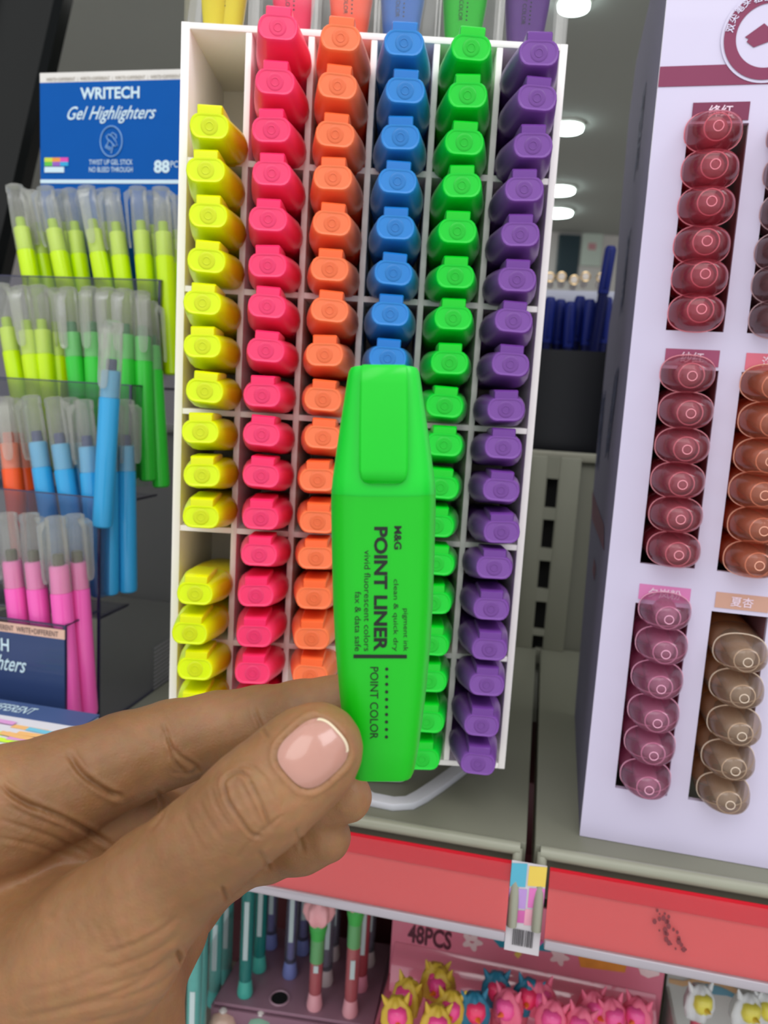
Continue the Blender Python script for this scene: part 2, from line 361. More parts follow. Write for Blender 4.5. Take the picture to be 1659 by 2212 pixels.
ORD = ['topmost', 'second', 'third', 'fourth', 'fifth', 'sixth', 'seventh', 'eighth', 'ninth', 'tenth', 'eleventh', 'twelfth', 'thirteenth', 'fourteenth', 'fifteenth', 'sixteenth', 'seventeenth', 'eighteenth']
for nm, (c, tips) in TIPS.items():
    for i, (k, (px, py)) in enumerate(sorted(tips.items())):
        row, s_ = divmod(k, 3)
        tip = ony(px, py, .3585)
        cx = GX+(c+.5)*PX; floor_z = GZ-(row+1)*PZ+h
        bz = floor_z+.0068+(2-s_)*.0178; bx = cx+np.clip((tip[0]-cx)*-.12, -.0012, .0012)
        base = np.array([bx, .4590, bz])
        d = tip-base; base = tip-d/np.linalg.norm(d)*.101
        place = 'topmost' if i == 0 else ('%s from the top' % ORD[i])
        if nm == 'yellow' and i == 10: place += ', below the gap'
        put_hl(nm, pose(base, tip, (0, 0, 1), rng.uniform(-.05, .05)), '%s highlighter, %s in the %s column of the rack' % (nm, place, nm), '%s highlighters lying in the rack' % nm)

# clear case of upright highlighters on top of the rack
m_acr = clear('clear_acrylic', body=.02, gloss=.35)
cz0 = GZ+h+.0004
case = empty('clear_case', (GX, GY, cz0), label='clear acrylic case of upright highlighters standing on top of the rack', cat='case')
CH = .115; CD = .03
MB().box(-.001, Wd+.001, .0, .0016, 0, CH).build('front_pane', m_acr, case)
MB().box(-.001, Wd+.001, CD, CD+.0016, 0, CH).build('back_pane', m_acr, case)
for c in range(0, 7): MB().box(c*PX-.0009, c*PX+.0009, .0018, CD-.0002, 0, CH).build('divider', m_acr, case)
upr = [('yellow', .5, 25, 'pale yellow highlighter standing upright in the clear case, its lettering showing', 1), ('pink', 1.62, 0, 'pink highlighter standing upright in the clear case', 0),
       ('orange', 2.56, 0, 'orange highlighter standing upright in the clear case', 0), ('blue', 3.4, 0, 'blue highlighter standing upright in the clear case', 0),
       ('green', 4.42, 0, 'pale green highlighter standing turned sideways in the clear case', 1), ('purple', 5.44, 0, 'purple highlighter standing upright in the clear case', 0)]

# print on the flat side of a barrel. local frame of print: X along the barrel from cap to base, Y toward +x of barrel
def print_marks(short=False):
    L = MB()
    def put(s, a0, a1, b0, b1, **k):            # a: distance along (mm from base, decreasing), b: x (mm)
        v, f = text_v(s, a0, a1, b0, b1, **k)
        L.add([(p[1], 0, -p[0]) for p in v], f)
    return L, put
def barrel_y(z, x=0):
    T = float(np.interp(z, [p[0] for p in PROF], [p[2] for p in PROF])); return T/2
def make_print(name, parent, m, side=-1):
    """lettering on one broad face of the barrel; side=+1 is the clip side. text runs from cap to base, tops toward +x' """
    L = MB()
    def put(s, z_start, z_end, x0, x1, bold=0, sh=0):
        v, f = text_v(s, 0, 1, 0, 1, bold=bold, shear=sh)
        vv = []
        for a, b in v:
            z = z_start-(z_start-z_end)*a; x = x0+(x1-x0)*b
            vv.append((-x*side*.001, 0, z*.001))
        vv = [(p[0]*side if False else p[0], side*(barrel_y(p[2]*1000)+.12)*.001, p[2]) for p in vv]
        L.add(vv, f)
    def quad(z0, z1, x0, x1):
        v = [(x0, z0), (x1, z0), (x1, z1), (x0, z1)]
        L.add([(-x*side*.001, side*(barrel_y(z)+.12)*.001, z*.001) for x, z in v], [(0, 1, 2, 3)])
    return L, put, quad
def full_print(parent, m, name='printed_lettering', side=1):
    L, put, quad = make_print(name, parent, m, side)
    put('M&G', 62.2, 56.6, 2.6, 4.4, .03)
    put('POINT LINER', 62, 32.2, -2.2, 1.1, .035)
    put('vivid fluorescent colors', 56.4, 32.2, -4.5, -3.0)
    put('fax & data safe', 46.5, 32.2, -6.7, -5.2)
    put('pigment ink', 42.5, 32.2, 4.6, 6.1)
    put('clean & quick dry', 49.5, 32.2, 2.2, 3.7)
    quad(31.4, 30.5, -7.0, 5.8)
    put('POINT COLOR', 28.4, 10.8, -3.0, -1.0, .005)
    for k in range(10):
        z = 27.9-k*1.84; L.add([(-(1.0+.42*math.cos(a))*side*.001, side*(barrel_y(z)+.12)*.001, (z+.42*math.sin(a))*.001) for a in np.linspace(0, 6.283, 9)[:-1]], [tuple(range(8))])
    return L.build(name, m, parent)
m_ink = mat('black_ink', (14, 26, 14), .6)
PRINT = None
for nm, c, _, lab, pale in upr:
    P = np.array([GX+c*PX, GY+.0155, cz0+.0005])
    o = put_hl(nm, pose(P, P+np.array([0, 0, .101]), (0, -1, 0)), lab, 'upright highlighters in the clear case')
    if PRINT is None:
        PRINT = full_print(o, m_ink)
    else:
        pr = PRINT.copy(); COL.objects.link(pr); pr.parent = o
P = np.array([GX+.12*PX+.006, GY+.0155, cz0+.0005])
o = put_hl('yellow', pose(P, P+np.array([0, 0, .101]), (-.98, -.2, 0)), 'pale yellow highlighter turned edge-on at the left end of the clear case', 'upright highlighters in the clear case')

# ------------------------------------------------------------------ the held highlighter
HD = .190
ptop = dep(829.5, 797, HD); pbot = dep(825.5, 1675, HD)
hl_axis = (ptop-pbot)/np.linalg.norm(ptop-pbot)
held = put_hl('green', pose(pbot, ptop, -cF), 'green highlighter with black lettering held upright between thumb and index finger', 'green highlighter in the hand')
del held['group']; held.name = 'highlighter'
pr = PRINT.copy(); COL.objects.link(pr); pr.parent = held

# ------------------------------------------------------------------ stepped acrylic display of gel highlighters (left)
C1 = dep(140, 1352, .452); NE = eS                                   # all right-hand corners lie in one vertical plane
def side_pt(x, y): return onpl(x, y, C1, NE)
CK = [side_pt(140, 1352), side_pt(214, 1075), side_pt(282, 832), side_pt(345, 605)]
C5 = side_pt(392, 600)
dk = [(c-C1)@dS for c in CK]+[(side_pt(385, 612)-C1)@dS]
topz = [c[2] for c in CK]
botz = [max(side_pt(140, 1600)[2], ZS+.003), side_pt(215, 1334)[2], side_pt(284, 1080)[2], side_pt(344, 838)[2]]
m_acd = clear('display_acrylic', tint=(232, 232, 240), body=.07, bodycol=(120, 118, 130), gloss=.4)
m_edge = mat('acrylic_edge', (38, 36, 72), .2, coat=.5)
disp = empty('stepped_display', (C1[0], C1[1], ZS), RS, label='clear stepped acrylic display with four tiers of gel highlighters', cat='display stand')
WL = -.34
for k in range(4):
    d0, d1 = dk[k], dk[k+1]; zt = topz[k]-ZS; zb = botz[k]-ZS
    MB().box(WL, 0, d0, d0+.0016, zb, zt).build('front_pane', m_acd, disp)
    MB().box(WL, 0, d0+.0018, d1-.0002, zb-.0016, zb).build('tier_floor', m_acd, disp)
    MB().box(-.0008, .0008, d0-.0004, d0+.001, (0 if k in (1,) else zb), zt).build('corner_edge', m_edge, disp)
    MB().box(WL, .0006, d0-.0003, d0+.0005, zt-.0005, zt+.0003).build('rim', m_edge, disp)
    MB().box(-.0006, .0006, d0+.001, d1, zt-.0005, zt+.0003).build('rim', m_edge, disp)
    MB().box(-.0006, .0006, d0+.001, d1, zb-.0008, zb+.0004).build('floor_edge', m_edge, disp)
    for uu in (-.052, -.104, -.156): MB().box(uu-.0006, uu+.0006, d0+.0018, d1-.0002, zb, zt).build('divider', m_acd, disp)
# stepped side sheet
pts = [(dk[1], 0)]
for k in range(1, 4): pts += [(dk[k], topz[k]-ZS), (dk[k+1], topz[k]-ZS)]
pts += [(dk[4], 0)]
MB().prism(pts, -.0007, .0007, 0).build('side_sheet', m_acd, disp)
MB().box(-.0008, .0008, dk[1], dk[4], 0, .0012).build('base_edge', m_edge, disp)
# printed bar-code label on the side sheet
g = MB(); a = side_pt(331, 1400); bq = side_pt(362, 1480)
z1, z0 = a[2]-ZS, bq[2]-ZS; d0, d1 = (a-C1)@dS, (bq-C1)@dS
for k in range(13): z = z1-(z1-z0)*k/12; g.box(.0009, .0012, d0, d1+.004, z-.0011, z+.0004)
tag(g.build('printed_label', mat('label_print', (150, 148, 150), .6), disp), kind='stuff')

# navy sign card in the front pocket
m_navy = mat('sign_navy', (42, 62, 108), .4, coat=.3); m_sblue = mat('sign_blue', (0, 84, 166), .55, spec=.15); m_wtxt = mat('sign_white', (205, 228, 238), .5)
m_holo = mat('sign_peach', (222, 180, 160), .4, var=.15, scale=40)
def text_part(name, items, m, parent, y=-.0004):
    L = MB()
    for s_, x0, x1, z0, z1, kw in items:
        v, f = text_v(s_, x0, x1, z0, z1, **kw); L.add([(p[0], y, p[1]) for p in v], f)
    return L.build(name, m, parent)
F0 = C1-dS*.0012
def fp(x, y): q = onpl(x, y, F0, dS)-F0; return q@eS, q[2]
t = empty('front_sign', F0, RS, label='navy sign card in the front pocket below the pink gel highlighters', cat='sign')
uR = fp(139, 1360)[0]; zT = fp(139, 1362)[1]; zB = fp(140, 1545)[1]; zS = fp(139, 1382)[1]
MB().box(uR-.13, uR, 0, .0009, zB, zS).build('card', m_navy, t)
MB().box(uR-.13, uR, 0, .0009, zS, zT).build('peach_strip', m_holo, t)
xh0 = fp(0, 1380)[0]
text_part('printed_lettering', [('WRITECH', fp(26, 1390)[0]-.041, fp(20, 1390)[0], fp(15, 1407)[1], fp(15, 1379)[1], dict(bold=.02)),
    ('Gel Highlighters', fp(58, 1440)[0]-.062, fp(58, 1440)[0], fp(40, 1462)[1], fp(40, 1418)[1], dict(shear=.45, bold=.01))], m_wtxt, t)
text_part('strip_lettering', [('WRITE+DIFFERENT', fp(36, 1370)[0], fp(126, 1376)[0], zS+.0012, zT-.0012, {}), ('WRITE+DIFFERENT', fp(36, 1370)[0]-.0275, fp(36, 1370)[0]-.002, zS+.0012, zT-.0012, {})], mat('strip_ink', (95, 78, 82), .6), t)

# tall blue header sign behind the top tier
HB = CK[3]+dS*.030
def hp(x, y): q = onpl(x, y, HB, dS)-HB; return q@eS, q[2]
t = empty('header_sign', HB, RS, label='blue header sign with white lettering above the yellow-green gel highlighters', cat='sign')
u0, zt = hp(86, 158); _, zs_ = hp(86, 179); _, zw = hp(86, 393); _, zb = hp(200, 640); u1 = hp(400, 300)[0]
MB().box(u0, u1, 0, .0014, zb, zs_).build('card', m_sblue, t)
MB().box(u0, u1, 0, .0014, zs_, zt).build('holographic_strip', mat('sign_holo', (226, 222, 216), .35, var=.12, scale=30), t)
MB().box(u0, u1, -.0003, 0, hp(86, 396)[1], hp(86, 388)[1]).build('white_rule', m_wtxt, t)
X = lambda x, y=280: hp(x, y)[0]; Z = lambda y, x=240: hp(x, y)[1]
text_part('brand_lettering', [('WRITECH', X(174, 200), X(302, 200), Z(214), Z(188), dict(bold=.03)), ('Gel Highlighters', X(146, 245), X(338, 245), Z(267), Z(229), dict(shear=.5, bold=.008))], m_wtxt, t)
text_part('claim_lettering', [('88', X(333, 360), X(367, 360), Z(374, 350), Z(346, 350), dict(bold=.04)), ('PCS', X(369, 360), X(392, 360), Z(362, 380), Z(348, 380), {}), ('TWIST UP GEL STICK', X(193, 350), X(287, 350), Z(356), Z(345), {}), ('NO BLEED THROUGH', X(193, 366), X(287, 366), Z(372), Z(361), {})], m_wtxt, t)
text_part('strip_lettering', [('WRITE+DIFFERENT  |  WRITE+DIFFERENT  |  WRITE+DIFFERENT  |  WRITE+DIFFERENT', X(100, 170), X(392, 170), Z(175), Z(165), {})], mat('strip_ink2', (150, 140, 125), .6), t)
g = MB(); cx, cz = X(241, 306), Z(306); R_ = .0105*(abs(X(268, 306)-X(214, 306))/.021)
R_ = abs(X(267, 306)-X(215, 306))/2
g.tube([(cx+R_*.9*math.cos(a), -.0005, cz+R_*1.08*math.sin(a)) for a in np.linspace(0, 6.283, 33)[:-1]], R_*.05, 6, True)
def rr_(pts): g.tube([(cx+R_*x, -.0005, cz+R_*z) for x, z in pts], R_*.045, 6)
rr_([(-.4, .35), (-.2, .5), (.1, .35), (.4, 0), (.5, -.3), (.3, -.35), (0, -.05), (-.3, .15), (-.4, .35)])
rr_([(-.05, .45), (.1, .62), (.4, .45), (.42, .2)]); rr_([(-.2, .05), (-.32, -.2), (-.45, -.35)]); rr_([(.15, -.25), (.1, -.5), (.0, -.85)]); rr_([(-.5, -.4), (-.05, -.62)]); rr_([(-.45, -.28), (0, -.5)])
g.build('round_emblem', mat('emblem_line', (120, 165, 215), .5), t, True)
for k, c_ in enumerate([(200, 215, 60), (235, 150, 60), (225, 70, 170), (90, 190, 70), (150, 90, 190), (40, 165, 215)]):
    xa = 97+(k % 3)*17; ya = 341+(k//3)*9
    MB().box(X(xa, ya), X(xa+17, ya), -.0006, -.0001, Z(ya+9, 120), Z(ya, 120)).build('colour_swatch', mat('swatch_%d' % k, c_, .5), t)
MB().box(X(97, 368), X(139, 368), -.0006, -.0001, Z(373, 120), Z(361, 120)).build('white_swatch', m_wtxt, t)

# gel highlighter pens
m_clr = clear('gel_cap_clear', tint=(252, 252, 250), body=.22, bodycol=(248, 248, 240), gloss=.5, rough=.12)
GEL = {}
def make_gel(nm, col, core):
    t = empty('gel_highlighter'); rb = .0062
    mb_ = mat('gel_'+nm, col, .22, sss=.12, coat=.3); mc = mat('gel_core_'+nm, core, .4); mr = mat('gel_collar_'+nm, tuple(int(v*.8+50) for v in col), .3, coat=.2)
    MB().lathe([(.0045, 0), (.0058, .001), (rb, .003), (rb, .080), (rb*.98, .081)], 20).build('barrel', mb_, t, 40)
    MB().lathe([(rb*.9, .081), (rb*.9, .0965), (rb*.82, .0975), (rb*.55, .0978)], 20).build('collar', mr, t, 40)
    MB().lathe([(.0033, .0975), (.0033, .1035), (.0029, .1045)], 14).build('gel_stick', mc, t, 40)
    cp = MB().lathe([(rb*1.02, .0815), (rb*1.03, .1), (rb*.96, .116), (rb*.9, .1215), (rb*.98, .1225), (rb*.95, .1265), (rb*.6, .1275)], 20).build('clear_cap', m_clr, t, 40)
    k = MB(); rs = []
    for z, y0, y1, w_ in ((.1245, .004, .0066, .0032), (.122, .005, .0098, .0034), (.118, .0072, .0098, .0034), (.092, .0078, .0094, .003), (.088, .0074, .0092, .0024), (.0865, .0076, .0088, .0012)):
        rs.append([(-w_, y0, z), (w_, y0, z), (w_, y1, z), (-w_, y1, z)])
    k.loft(rs).build('clip', m_clr, cp, 40); return t
GELC = {'lime': ((205, 242, 0), (172, 206, 0)), 'green': ((52, 205, 58), (16, 118, 60)), 'blue': ((52, 168, 226), (30, 40, 104)), 'orange': ((255, 92, 34), (215, 70, 30)), 'pink': ((250, 98, 188), (66, 66, 36))}
for k_, (a, b) in GELC.items(): GEL[k_] = [make_gel(k_, a, b), False]
def put_gel(nm, px, py, tier, frac, lx, clip, label, L=.1275, lean_d=0):
    """px,py: cap top; tier compartment and depth fraction; lx = sideways lean in pixels from top to base; clip = clip direction in degrees (0 right, 90 away)"""
    o0, used = GEL[nm]; o = copy_tree(o0) if used else o0; GEL[nm][1] = True
    d = dk[tier]+(dk[tier+1]-dk[tier])*frac
    P0 = C1+dS*d; top = onpl(px, py, P0, dS)
    sc = FPX/(top@cF); ux = (-cU*math.cos(lx/400)+cR*math.sin(lx/400))
    down = ux-dS*(ux@dS)+dS*lean_d; down /= np.linalg.norm(down); base = top+down*L
    ca = math.radians(clip); up = eS*math.cos(ca)+dS*math.sin(ca)
    o.matrix_basis = pose(base, top, up)
    tag(o, label, 'gel highlighter', 'gel highlighters in the stepped display'); return o
OR2 = ['leftmost', 'second', 'third', 'fourth', 'fifth', 'sixth', 'seventh', 'eighth', 'ninth', 'tenth', 'eleventh']
for i, (x, y, lx, cl, fr) in enumerate([(30, 399, 45, 40, .3), (97, 403, 60, 200, .35), (150, 408, 30, 180, .75), (186, 402, 50, -80, .3), (240, 407, 30, 200, .4), (297, 403, 10, 210, .4), (347, 404, 0, 20, .35)]):
    put_gel('lime', x, y, 3, fr, lx, cl, 'yellow-green gel highlighter with clear cap, %s from left on the top tier' % OR2[i])
for i, (x, y, lx, cl, fr) in enumerate([(66, 412, 45, -70, .8), (128, 411, 40, 190, .85), (222, 409, 30, 0, .85), (325, 414, 5, 0, .85), (378, 424, 0, 180, .8)]):
    put_gel('lime', x, y, 3, fr, lx, cl, 'yellow-green gel highlighter in the back row of the top tier, %s from left' % OR2[i])
for i, (x, y, lx, cl, fr) in enumerate([(0, 612, 40, 0, .35), (44, 617, 30, -85, .25), (82, 615, 5, 30, .35), (114, 622, 0, 190, .6)]):
    put_gel('lime', x, y, 2, fr, lx, cl, 'yellow-green gel highlighter with clear cap, %s from left on the second tier down' % OR2[i])
for i, (x, y, lx, cl, fr) in enumerate([(146, 620, 10, -100, .35), (194, 619, -10, -85, .35), (232, 621, -12, -90, .35), (268, 623, -20, -95, .4), (305, 628, -15, -60, .55), (322, 650, 0, 20, .8)]):
    put_gel('green', x, y, 2, fr, lx, cl, 'green gel highlighter with clear cap, %s from left of the green ones' % OR2[i])
for i, (x, y, lx, cl, fr) in enumerate([(8, 856, 10, -60, .3), (28, 860, 30, 180, .6)]):
    put_gel('orange', x, y, 1, fr, lx, cl, 'orange gel highlighter at the left picture edge, %s' % ('in front' if i == 0 else 'behind the other orange one'))
for i, (x, y, lx, cl, fr) in enumerate([(66, 853, 30, 190, .3), (115, 857, 32, 20, .3), (150, 858, 20, 0, .7), (180, 862, 5, 200, .35), (233, 860, -30, 20, .45), (270, 862, -25, 0, .75)]):
    put_gel('blue', x, y, 1, fr, lx, cl, 'blue gel highlighter with clear cap, %s from left of the blue ones' % OR2[i])
put_gel('blue', 246, 692, 1, .08, -58, -90, 'blue gel highlighter leaning out in front of the green ones', L=.1275)
for i, (x, y, lx, cl, fr) in enumerate([(14, 1106, 10, -160, .3), (62, 1107, 10, 15, .3), (118, 1114, 0, 200, .2), (160, 1109, -5, 0, .55)]):
    put_gel('pink', x, y, 0, fr, lx, cl, 'pink gel highlighter with clear cap, %s from left on the front tier' % OR2[i])

# paper test pad at the front foot of the display
PF = onz(100, 1640, -.190)
t = empty('test_pad', PF, RS, label='scribbled paper test pad with a slate-blue header at the foot of the display', cat='test pad')
def tp(x, y, z=-.190): q = onz(x, y, z)-PF; return q@eS, q@dS
ua = tp(190, 1565)[0]; db = tp(120, 1533)[1]; dm_ = tp(120, 1566)[1]
MB().box(ua-.16, ua, -.012, db, -.0345, 0).build('tray', mat('pad_tray', (190, 196, 205), .5), t, bevel=.001)
MB().box(ua-.16, ua, dm_, db, 0, .0012).build('header_strip', mat('pad_header', (70, 92, 140), .5, var=.1, scale=50), t)
L = MB(); v, f = text_v('WRITE DIFFERENT', ua-.085, tp(62, 1550)[0], dm_+(db-dm_)*.25, db-(db-dm_)*.28, bold=.01); L.add([(p[0], p[1], .0014) for p in v], f); L.build('printed_lettering', m_wtxt, t)
MB().box(ua-.158, ua-.003, -.011, dm_, 0, .0008).build('paper', mat('pad_paper', (225, 222, 228), .7), t)
rr = random.Random(11)
for k in range(34):
    c_ = rr.choice([(200, 245, 90), (225, 160, 215), (150, 225, 110), (245, 190, 120), (120, 200, 225), (210, 250, 60)])
    uu = ua-.085+rr.random()*.07; dd_ = -.006+rr.random()*(dm_+.001); w2 = .006+.006*rr.random(); a = rr.uniform(-.3, .3)
    q = [(uu-w2, dd_-.002), (uu+w2, dd_-.002+a*w2), (uu+w2, dd_+.002+a*w2), (uu-w2, dd_+.002)]
    MB().add([(x, y, .0010+k*.00002) for x, y in q], [(0, 1, 2, 3)]).build('highlighter_stroke', mat('stroke_%d%d%d' % c_, c_, .7), t)
# glossy black slanted panel, far left
m_gb = mat('gloss_black', (5, 8, 8), .1, spec=.12)
pA, pB = dep(128, 0, .85), dep(2, 560, .85); ax_ = (pA-pB)/np.linalg.norm(pA-pB)
t = empty('black_panel', pB, label='glossy black slanted panel at the left edge behind the display', cat='panel')
sd = np.cross(ax_, [0, 1, 0]); sd /= np.linalg.norm(sd); sd = -sd if sd[0] > 0 else sd
g = MB(); rg = []
for s_ in (-.15, .62):
    c0 = ax_*s_; rg.append([tuple(c0+sd*(.0+w_)+np.array([0, q, 0])) for w_, q in ((.006, .0), (.0, .008), (0, .03), (.006, .038), (.3, .038), (.3, 0), (.15, -.012), (.05, -.008))])
g.loft(rg).build('panel', m_gb, t, 30)

# ------------------------------------------------------------------ white box of capsule pens (right)
BY = math.radians(12.5); RB = rot(BY); eB, dB = RB[:, 0], RB[:, 1]
roll = math.radians(.8); B0 = onz(1252, 1805, ZS+.0003)
eR = eB*math.cos(roll)+np.array([0, 0, 1])*math.sin(roll)*0; eR = eB
RBX = np.stack([eB, dB, np.array([0, 0, 1.])], 1)
def bp(x, y, off=0): q = onpl(x, y, B0+dB*off, dB)-B0; return q@eB, q[2]
box = empty('pen_box', B0, RBX, label='tall white display box with windows full of capsule highlighters', cat='box')
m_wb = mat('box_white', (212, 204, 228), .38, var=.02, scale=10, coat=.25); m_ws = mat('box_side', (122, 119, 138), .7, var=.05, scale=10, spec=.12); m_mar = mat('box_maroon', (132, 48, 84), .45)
# window rectangles from their corners in the face plane
def rect(xl, yt, xr, yb, x_r2=None):
    a = bp(xl, yt); b = bp(xr, yb); return a, b
WIN = []
TL = [(1480, 268), (1428, 795), (1376, 1302)]; BL = [(1436, 713), (1385, 1217), (1332, 1702)]; TR = [(1608, 268), (1550, 800), (1497, 1312)]
TL2 = [(1657, 275), (1600, 805), (1546, 1318)]
colw = []
for k in range(3):
    a, b, c_, d_ = bp(*TL[k]), bp(*BL[k]), bp(*TR[k]), bp(*TL2[k])
    WIN.append(((a[0]+b[0])/2, (a[0]+b[0])/2+(c_[0]-a[0]), b[1], a[1])); colw.append(d_[0]-a[0])
pit = sum(colw)/3
u00 = sum(w_[0] for w_ in WIN)/3; ww = sum(w_[1]-w_[0] for w_ in WIN)/3
BW = .30; BH = .46; NC = 2; BT = .003
us = [0]; 
cols = [(u00+c*pit, u00+c*pit+ww) for c in range(NC)]
rows = sorted([(w_[2], w_[3]) for w_ in WIN])
g = MB(); prev = 0
for (ua_, ub_) in cols+[(BW, BW)]:
    g.box(prev, ua_, 0, BT, 0, BH); prev = ub_
face = g
prevz = 0
for (za, zb_) in rows+[(BH, BH)]:
    for (ua_, ub_) in cols: face.box(ua_, ub_, 0, BT, prevz, za)
    prevz = zb_
bmf = face.build('front_face', m_wb, box)
bm = bmesh.new(); bm.from_mesh(bmf.data); bmesh.ops.remove_doubles(bm, verts=bm.verts, dist=1e-6); bm.to_mesh(bmf.data); bm.free()
# side wall with slanted back edge
sp = [(BT, 0), (.165, 0)]
for x, y in ((1289, 971), (1316, 700), (1327, 635), (1340, 468), (1357, 268), (1374, 134), (1404, 0)):
    q = onpl(x, y, B0, eB)-B0; sp.append((q@dB, q[2]))
sp += [(.012, sp[-1][1]+.03), (.012, BH), (BT, BH)]
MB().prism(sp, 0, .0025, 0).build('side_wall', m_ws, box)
MB().box(.0026, BW, .14, .143, 0, .30).build('inner_back', mat('box_inner', (52, 34, 44), .7), box)
for (ua_, ub_) in cols:
    for uu in (ua_-.0012, ub_+.0002): MB().box(uu, uu+.001, BT+.0002, .1395, 0.03, .40).build('inner_wall', mat('box_inner_wall', (150, 104, 110), .6), box)
# maroon band, round emblem
zb0, zb1 = bp(1500, 186)[1], bp(1500, 142)[1]
MB().box(0, BW, -.0003, 0, zb0, zb1).build('maroon_band', m_mar, box)
ec = bp(1659, 78); er = abs(ec[0]-bp(1563, 72)[0])
def disc(r0, r1, y, n=64, a0=0, a1=2*math.pi):
    aa = np.linspace(a0, a1, n); v = [(ec[0]+r*math.cos(a), y, ec[1]+r*math.sin(a)) for a in aa for r in (r0, r1)]
    return v, [(2*i, 2*i+1, 2*i+3, 2*i+2) for i in range(n-1)]
MB().add(*disc(0.0001, er*1.05, -.0005)).build('emblem_rim', m_wb, box)
MB().add(*disc(er*.715, er*.985, -.0008)).build('emblem_ring', m_mar, box)
q = lambda x, y: (bp(x, y)[0], -.0008, bp(x, y)[1])
g = MB()
g.add([q(1608, 82), q(1650, 52), q(1659, 60), q(1680, 70), q(1659, 92), q(1627, 104), q(1618, 97), q(1612, 92), q(1616, 86)], [tuple(range(9))])
g.build('emblem_pens', m_mar, box)
g = MB()
for ch, (x, y), an in (('双', (1577, 63), 78), ('尖', (1584, 42), 62), ('笔', (1596, 22), 48), ('头', (1613, 8), 32), ('粗', (1636, -1), 14), ('细', (1660, -4), 0)):
    c0 = bp(x, y); v, f = text_v(ch, -.5, .5, -.5, .5, bold=.02); sz = .0035; ca, sa = math.cos(math.radians(an)), math.sin(math.radians(an))
    g.add([(c0[0]+sz*(p[0]*ca-p[1]*sa), -.0011, c0[1]+sz*(p[0]*sa+p[1]*ca)) for p in v], f)
g.build('emblem_lettering', m_wb, box)
# colour name tags above the windows
g = None
TAG = [((1480, 223), (1609, 252), '绛红', (122, 44, 78)), ((1428, 752), (1553, 785), '纱红', (160, 74, 108)), ((1378, 1260), (1500, 1295), '夕岚粉', (218, 128, 182)),
       ((1659, 226), (1785, 262), '桃红', (222, 120, 140)), ((1604, 762), (1735, 800), '海棠', (222, 112, 132)), ((1546, 1278), (1670, 1316), '夏杏', (206, 158, 138))]
for k, (a, b, s_, c_) in enumerate(TAG):
    col, row = divmod(k, 3); ua_ = cols[col][0]+.001; ub_ = cols[col][1]-.0005
    zt = bp(*a)[1]; hh = .0078; 
    MB().box(ua_, ub_, -.0004, 0, zt-hh, zt).build('colour_name_tag', mat('tag_%d' % k, c_, .5), box)
    n = len(s_); wtx = .0052*n; um = (ua_+ub_)/2
    text_part('tag_lettering', [(s_, um-wtx/2, um+wtx/2, zt-hh+.0015, zt-.0013, dict(bold=.012))], mat('tag_white', (238, 214, 228), .5), box, y=-.0007)
# blurred print on the side wall
g = MB(); rr = random.Random(2)
def sdp(x, y): q_ = onpl(x, y, B0-eB*.0004, eB)-B0; return q_@dB, q_[2]
for (xa, ya, xb, yb, n, w_) in ((1357, 520, 1340, 680, 9, .009), (1330, 820, 1310, 980, 12, .012), (1302, 870, 1290, 1000, 10, .016), (1389, 210, 1372, 380, 8, .010)):
    for k in range(n):
        t_ = k/n; d_, z_ = sdp(xa+(xb-xa)*t_, ya+(yb-ya)*t_)
        s_ = rr.choice(['M', 'A', 'R', 'K', 'E', 'S', 'N', 'H']); v, f = text_v(s_, -.5, .5, -.5, .5)
        g.add([(-.0003, d_+w_*p[0]*2.6, z_+w_*1.1*p[1]) for p in v], f)
tag(g.build('side_lettering', mat('side_print', (58, 66, 104), .6), box), kind='stuff')
a = sdp(1281, 1385); b_ = sdp(1277, 1105); 
pp = [sdp(1304, 1135), sdp(1304, 1190), sdp(1278, 1120), sdp(1279, 1060)]
MB().add([(-.0003, p[0], p[1]) for p in pp], [(0, 1, 2, 3)]).build('side_stripe', mat('side_maroon', (110, 66, 88), .5), box)
pp = [sdp(1283, 1205), sdp(1287, 1228), sdp(1283, 1255), sdp(1279, 1232)]
MB().add([(-.0003, p[0], p[1]) for p in pp], [(0, 1, 2, 3)]).build('side_diamond', MATS['side_maroon'], box)

